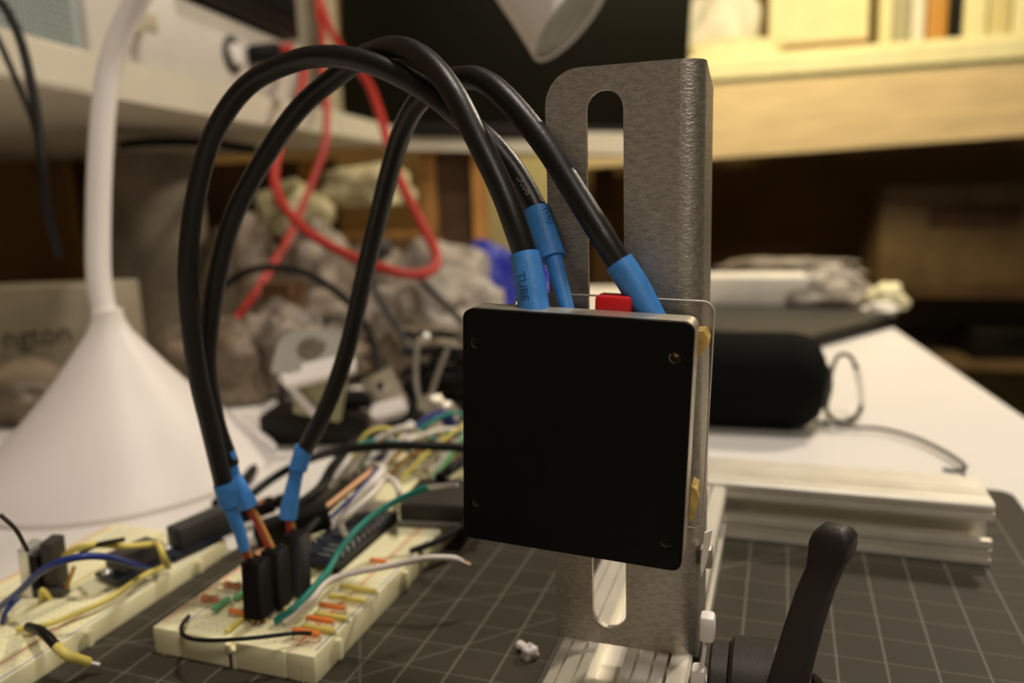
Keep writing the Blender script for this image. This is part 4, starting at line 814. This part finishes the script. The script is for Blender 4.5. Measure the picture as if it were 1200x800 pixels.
cu = thing('beige_carton', 'tall beige carton on the shelf behind the red cords', 'carton', (-.628, .9500, .2265), (0, 0, R(18)))
box('carton_body', (.0, 0, .12), (.105, .08, .24), 'beige', cu, bev=.002); box('flap', (.042, -.042, .12), (.018, .002, .23), 'tan', cu)
gb = thing('dark_speaker', 'dark upright case between the beige carton and the white appliance', 'case', (-.660, .860, .2265), (0, 0, R(18)))
box('case', (-.01, 0, .12), (.07, .08, .24), 'dark', gb, bev=.002); box('panel', (-.01, -.041, .12), (.05, .002, .20), 'slate', gb)

mon = thing('monitor', 'large black monitor standing on the shelf behind the cables', 'monitor', (-.3620, 1.1000, .2060), (0, 0, R(20.5)))
mp = Matrix.Rotation(R(0), 3, 'Y')
box('screen_frame', (0, 0, .190), (.484, .03, .380), 'screen', mon, Matrix.Rotation(R(3.0), 3, 'Y'), bev=.002)
box('lower_bezel', (-.040, -.0165, .010), (.40, .004, .020), 'dark', mon, Matrix.Rotation(R(3.0), 3, 'Y'), bev=.001)
box('stand', (0, .05, .02), (.10, .08, .05), 'dark', mon, bev=.003)

# under the left shelf
bx = thing('printed_carton', 'pale carton lettered ngton on the desk left of the lamp', 'carton', (-.5000, .4080, -.003), (0, 0, R(20)))
box('carton_body', (0, .022, .0390), (.110, .045, .078), 'card2', bx, bev=.001) if 'card2' in M else None
M['card2'] = mat('pale_carton', (.38, .33, .23), .7, var=.12, vscale=25)
if not bx.children: box('carton_body', (0, .022, .0390), (.110, .045, .078), 'card2', bx, bev=.001)
bm = text_mesh('ngton', .0215); bmesh.ops.transform(bm, matrix=Matrix.Translation((-.0250, -.0007, .0360)) @ Matrix.Rotation(R(-3), 4, 'Y') @ Matrix.Rotation(R(90), 4, 'X'), verts=bm.verts[:]); link('lettering', bm, 'housing', bx, smooth=False)
for i, (c, s, m, lab) in enumerate([((-.470, .360, -.003), (.070, .03, .034), 'tan', 'tan crumpled wrapping in front of the lettered carton'),
        ((-.440, .430, -.003), (.045, .03, .036), 'tan', 'tan crumpled wrapping between lamp foot and lettered carton'),
        ((-.370, .430, -.003), (.050, .03, .056), 'tan', 'tan crumpled wrapping right behind the lamp foot'),
        ((-.330, .455, -.003), (.040, .03, .066), 'plasgrey', 'grey crumpled bag behind the black sensor cables'),
        ((-.500, .640, -.003), (.045, .04, .120), 'tan', 'tan crumpled bag standing behind the lamp stem'),
        ((-.440, .660, -.003), (.042, .04, .115), 'plasgrey', 'pinkish grey bag standing between the two left cables')]):
    tag(crumple('wrapping', c, s, m, 60+i, None, 1.4, .5, 4), lab, 'wrapping')
rl = thing('grey_roll', 'large grey beige roll standing under the shelf behind the lamp', 'roll', (-.575, .610, -.003))
lathe('roll_body', [(.046, 0), (.047, .004), (.047, .176), (.044, .180), (.020, .180)], 'beigegrey', rl) if 'beigegrey' in M else None
M['beigegrey'] = mat('grey_beige_wrap', (.17, .14, .10), .6, var=.3, vscale=22, bump=.5, bscale=30)
if not rl.children: lathe('roll_body', [(.046, 0), (.047, .004), (.047, .176), (.044, .180), (.020, .180)], 'beigegrey', rl)
tag(crumple('cream_foam', (-.520, .760, .090), (.040, .04, .062), 'creamlump', 81, None, 1.3, .5, 4), 'cream floral lump under the shelf left of the red cord', 'foam')
tag(crumple('cream_foam', (-.465, .830, .120), (.060, .04, .050), 'creamlump', 82, None, .8, .5, 4), 'cream bolster under the shelf inside the red loop', 'foam')
tag(span('wooden_post', (-.392, .520, -.003), (-.366, .545, .066), 'darkwood'), 'dark brown wooden stub standing behind the metal plate', 'post')
rk = thing('wooden_rack', 'orange pine rack standing under the corner shelf', 'rack', (-.455, 1.080, -.003), (0, 0, R(18)))
span('post', (.022, -.01, 0), (.044, .02, .196), 'orangewood', rk); span('post', (-.055, .01, 0), (-.033, .04, .196), 'orangewood', rk)
span('back', (-.033, .022, 0), (.022, .030, .196), 'darkwood', rk); span('rail', (-.210, .0, .062), (-.055, .02, .082), 'orangewood', rk)
span('post', (-.232, .0, 0), (-.210, .03, .190), 'orangewood', rk); span('lower_panel', (-.210, .012, 0), (-.055, .018, .062), 'darkwood', rk)
span('support', (-.160, -.10, .062), (-.02, .012, .075), 'darkwood', rk)
span('rear_panel', (-.50, .14, 0), (-.210, .15, .196), 'darkwood', rk)
tag(span('yellow_panel', (-.585, 1.455, -.60), (-.380, 1.475, .197), 'ywall'), 'pale yellow board seen behind the sensor cables', 'board')
struct(tag(bpy.data.objects['yellow_panel'])); bpy.data.objects['yellow_panel'].name = 'trim_2'

# ------------------------------------------------------------------ right shelf with fascia
AX = R(6.0)
fs = thing('wooden_shelf', 'wide wooden shelf with pale fascia and cream edge, at the back right', 'shelf', (.13, 1.70, .20))
def quadslab(name, L3, m, par, depth=.02, bev=0):
    """L3 = four corners (x, y, z) of a front face, pushed back along +y"""
    bm = bmesh.new(); A = [bm.verts.new(Vector(p)-Vector(par.location)) for p in L3]; B = [bm.verts.new(Vector(p)+Vector((0, depth, 0))-Vector(par.location)) for p in L3]
    bm.faces.new(A); bm.faces.new(B[::-1])
    for i in range(4): bm.faces.new((A[i], B[i], B[(i+1) % 4], A[(i+1) % 4]))
    if bev: bmesh.ops.bevel(bm, geom=bm.edges[:], offset=bev, segments=4, affect='EDGES')
    return link(name, bm, m, par)
def F(x, z0, z1):                       # a little out of level, as it stands
    return x, 1.6831+(x+.1518)/.5658*.04, z0, z1
xa, xb = -.45, .75
za = lambda x, a, b: a+(b-a)*(x+.1518)/.5658
ya = lambda x: 1.6831+(x+.1518)/.5658*.04
quadslab('fascia', [(xa, ya(xa), za(xa, .1836, .2017)), (xb, ya(xb), za(xb, .1836, .2017)), (xb, ya(xb), za(xb, .3290, .3320)), (xa, ya(xa), za(xa, .3290, .3320))], 'oak', fs, .025, .002)
quadslab('cream_edge', [(xa, ya(xa)-.012, za(xa, .3270, .3300)), (xb, ya(xb)-.012, za(xb, .3270, .3300)), (xb, ya(xb)-.012, za(xb, .3830, .3860)), (xa, ya(xa)-.012, za(xa, .3830, .3860))], 'cream', fs, .45, .012)
quadslab('board', [(xa, ya(xa)+.02, za(xa, .310, .320)), (xb, ya(xb)+.02, za(xb, .310, .320)), (xb, ya(xb)+.02, .333), (xa, ya(xa)+.02, .333)], 'darkwood', fs, .60)
for x in (-.40, .70): span('post', (x-.13-.02, .10, -.95), (x-.13+.02, .14, .12), 'darkwood', fs)
# on the shelf
TOP = .3845
tag(crumple('white_bundle', (-.150, 1.90, TOP), (.090, .05, .175), 'paper', 91, None, .5, .5, 4), 'rounded white bundle on the shelf just right of the monitor', 'bundle')
tag(crumple('cream_bundle', (-.120, 1.83, TOP), (.110, .05, .060), 'cream', 92, None, .8, .5, 4), 'low cream bundle on the shelf before the white one', 'bundle')
bo = thing('framed_board', 'cream board with a brown lower edge leaning on the shelf', 'board', (.055, 1.90, TOP+.012), (R(-6), 0, R(4)))
box('sheet', (0, 0, .10), (.20, .006, .20), 'cream', bo); box('lower_edge', (0, -.006, .020), (.20, .012, .014), 'oak2', bo) if 'oak2' in M else None
M['oak2'] = mat('brown_edge', (.26, .13, .03), .6)
box('lower_edge', (0, -.006, .020), (.20, .012, .018), 'oak2', bo)
for i, (x, w_, m, h, nm, lab) in enumerate(((.181, .020, 'cream', .26, 'book', 'narrow yellow book standing right of the framed board'), (.208, .030, 'greybook', .27, 'book', 'grey book standing left of the white one'), (.238, .024, 'paper', .27, 'book', 'white book standing left of the orange one'), (.272, .036, 'orangebook', .28, 'book', 'orange brown book standing on the shelf'), (.303, .022, 'dark', .27, 'book', 'black book standing right of the orange one'), (.338, .040, 'cream', .28, 'book', 'thick cream book right of the black one'), (.380, .036, 'creamb', .28, 'book', 'cream book second from the black one'), (.420, .036, 'cream', .28, 'book', 'cream book farthest right on the shelf'))):
    if m not in M: M[m] = mat(m, {'greybook': (.42, .40, .27), 'orangebook': (.55, .27, .06), 'creamb': (.66, .58, .30)}[m], .6)
    t = thing(nm, lab, 'book', (x, 1.90, TOP)); box('cover', (0, 0, h/2), (w_, .16, h), m, t, bev=.002); box('pages', (0, .002, h/2+.001), (w_*.7, .155, h-.006), 'paper', t)
# below the shelf
cbx = thing('cardboard_box', 'brown cardboard box on the rack under the wooden shelf', 'box', (.345, 1.960, -.1000), (0, 0, R(16)))
box('box_body', (0, 0, .108), (.345, .12, .216), 'card', cbx, bev=.002); box('tape_strip', (.02, -.061, .150), (.19, .002, .045), 'darkwood', cbx)
box('flap', (.08, -.062, .190), (.16, .003, .03), 'card', cbx)
rc = thing('storage_rack', 'dim storage rack with boards under the wooden shelf', 'rack', (.30, 2.02, -.75))
span('board', (-.20, -.15, .630), (.75, .25, .650), 'darkwood', rc); span('back_panel', (-.25, .25, -.0), (.95, .26, .655), 'olive', rc)
span('board', (-.02, -.15, .475), (.75, .25, .492), 'card', rc); span('post', (-.22, -.14, 0), (-.19, -.10, .63), 'darkwood', rc); span('post', (.72, -.14, 0), (.75, -.10, .63), 'darkwood', rc)
ki = thing('black_case', 'black case on the lower board of the dim rack', 'case', (.470, 1.950, -.258), (0, 0, R(10)))
box('case_body', (0, 0, .036), (.17, .09, .072), 'dark', ki, bev=.004); box('handle', (0, -.048, .045), (.05, .006, .010), 'housing', ki, bev=.002)
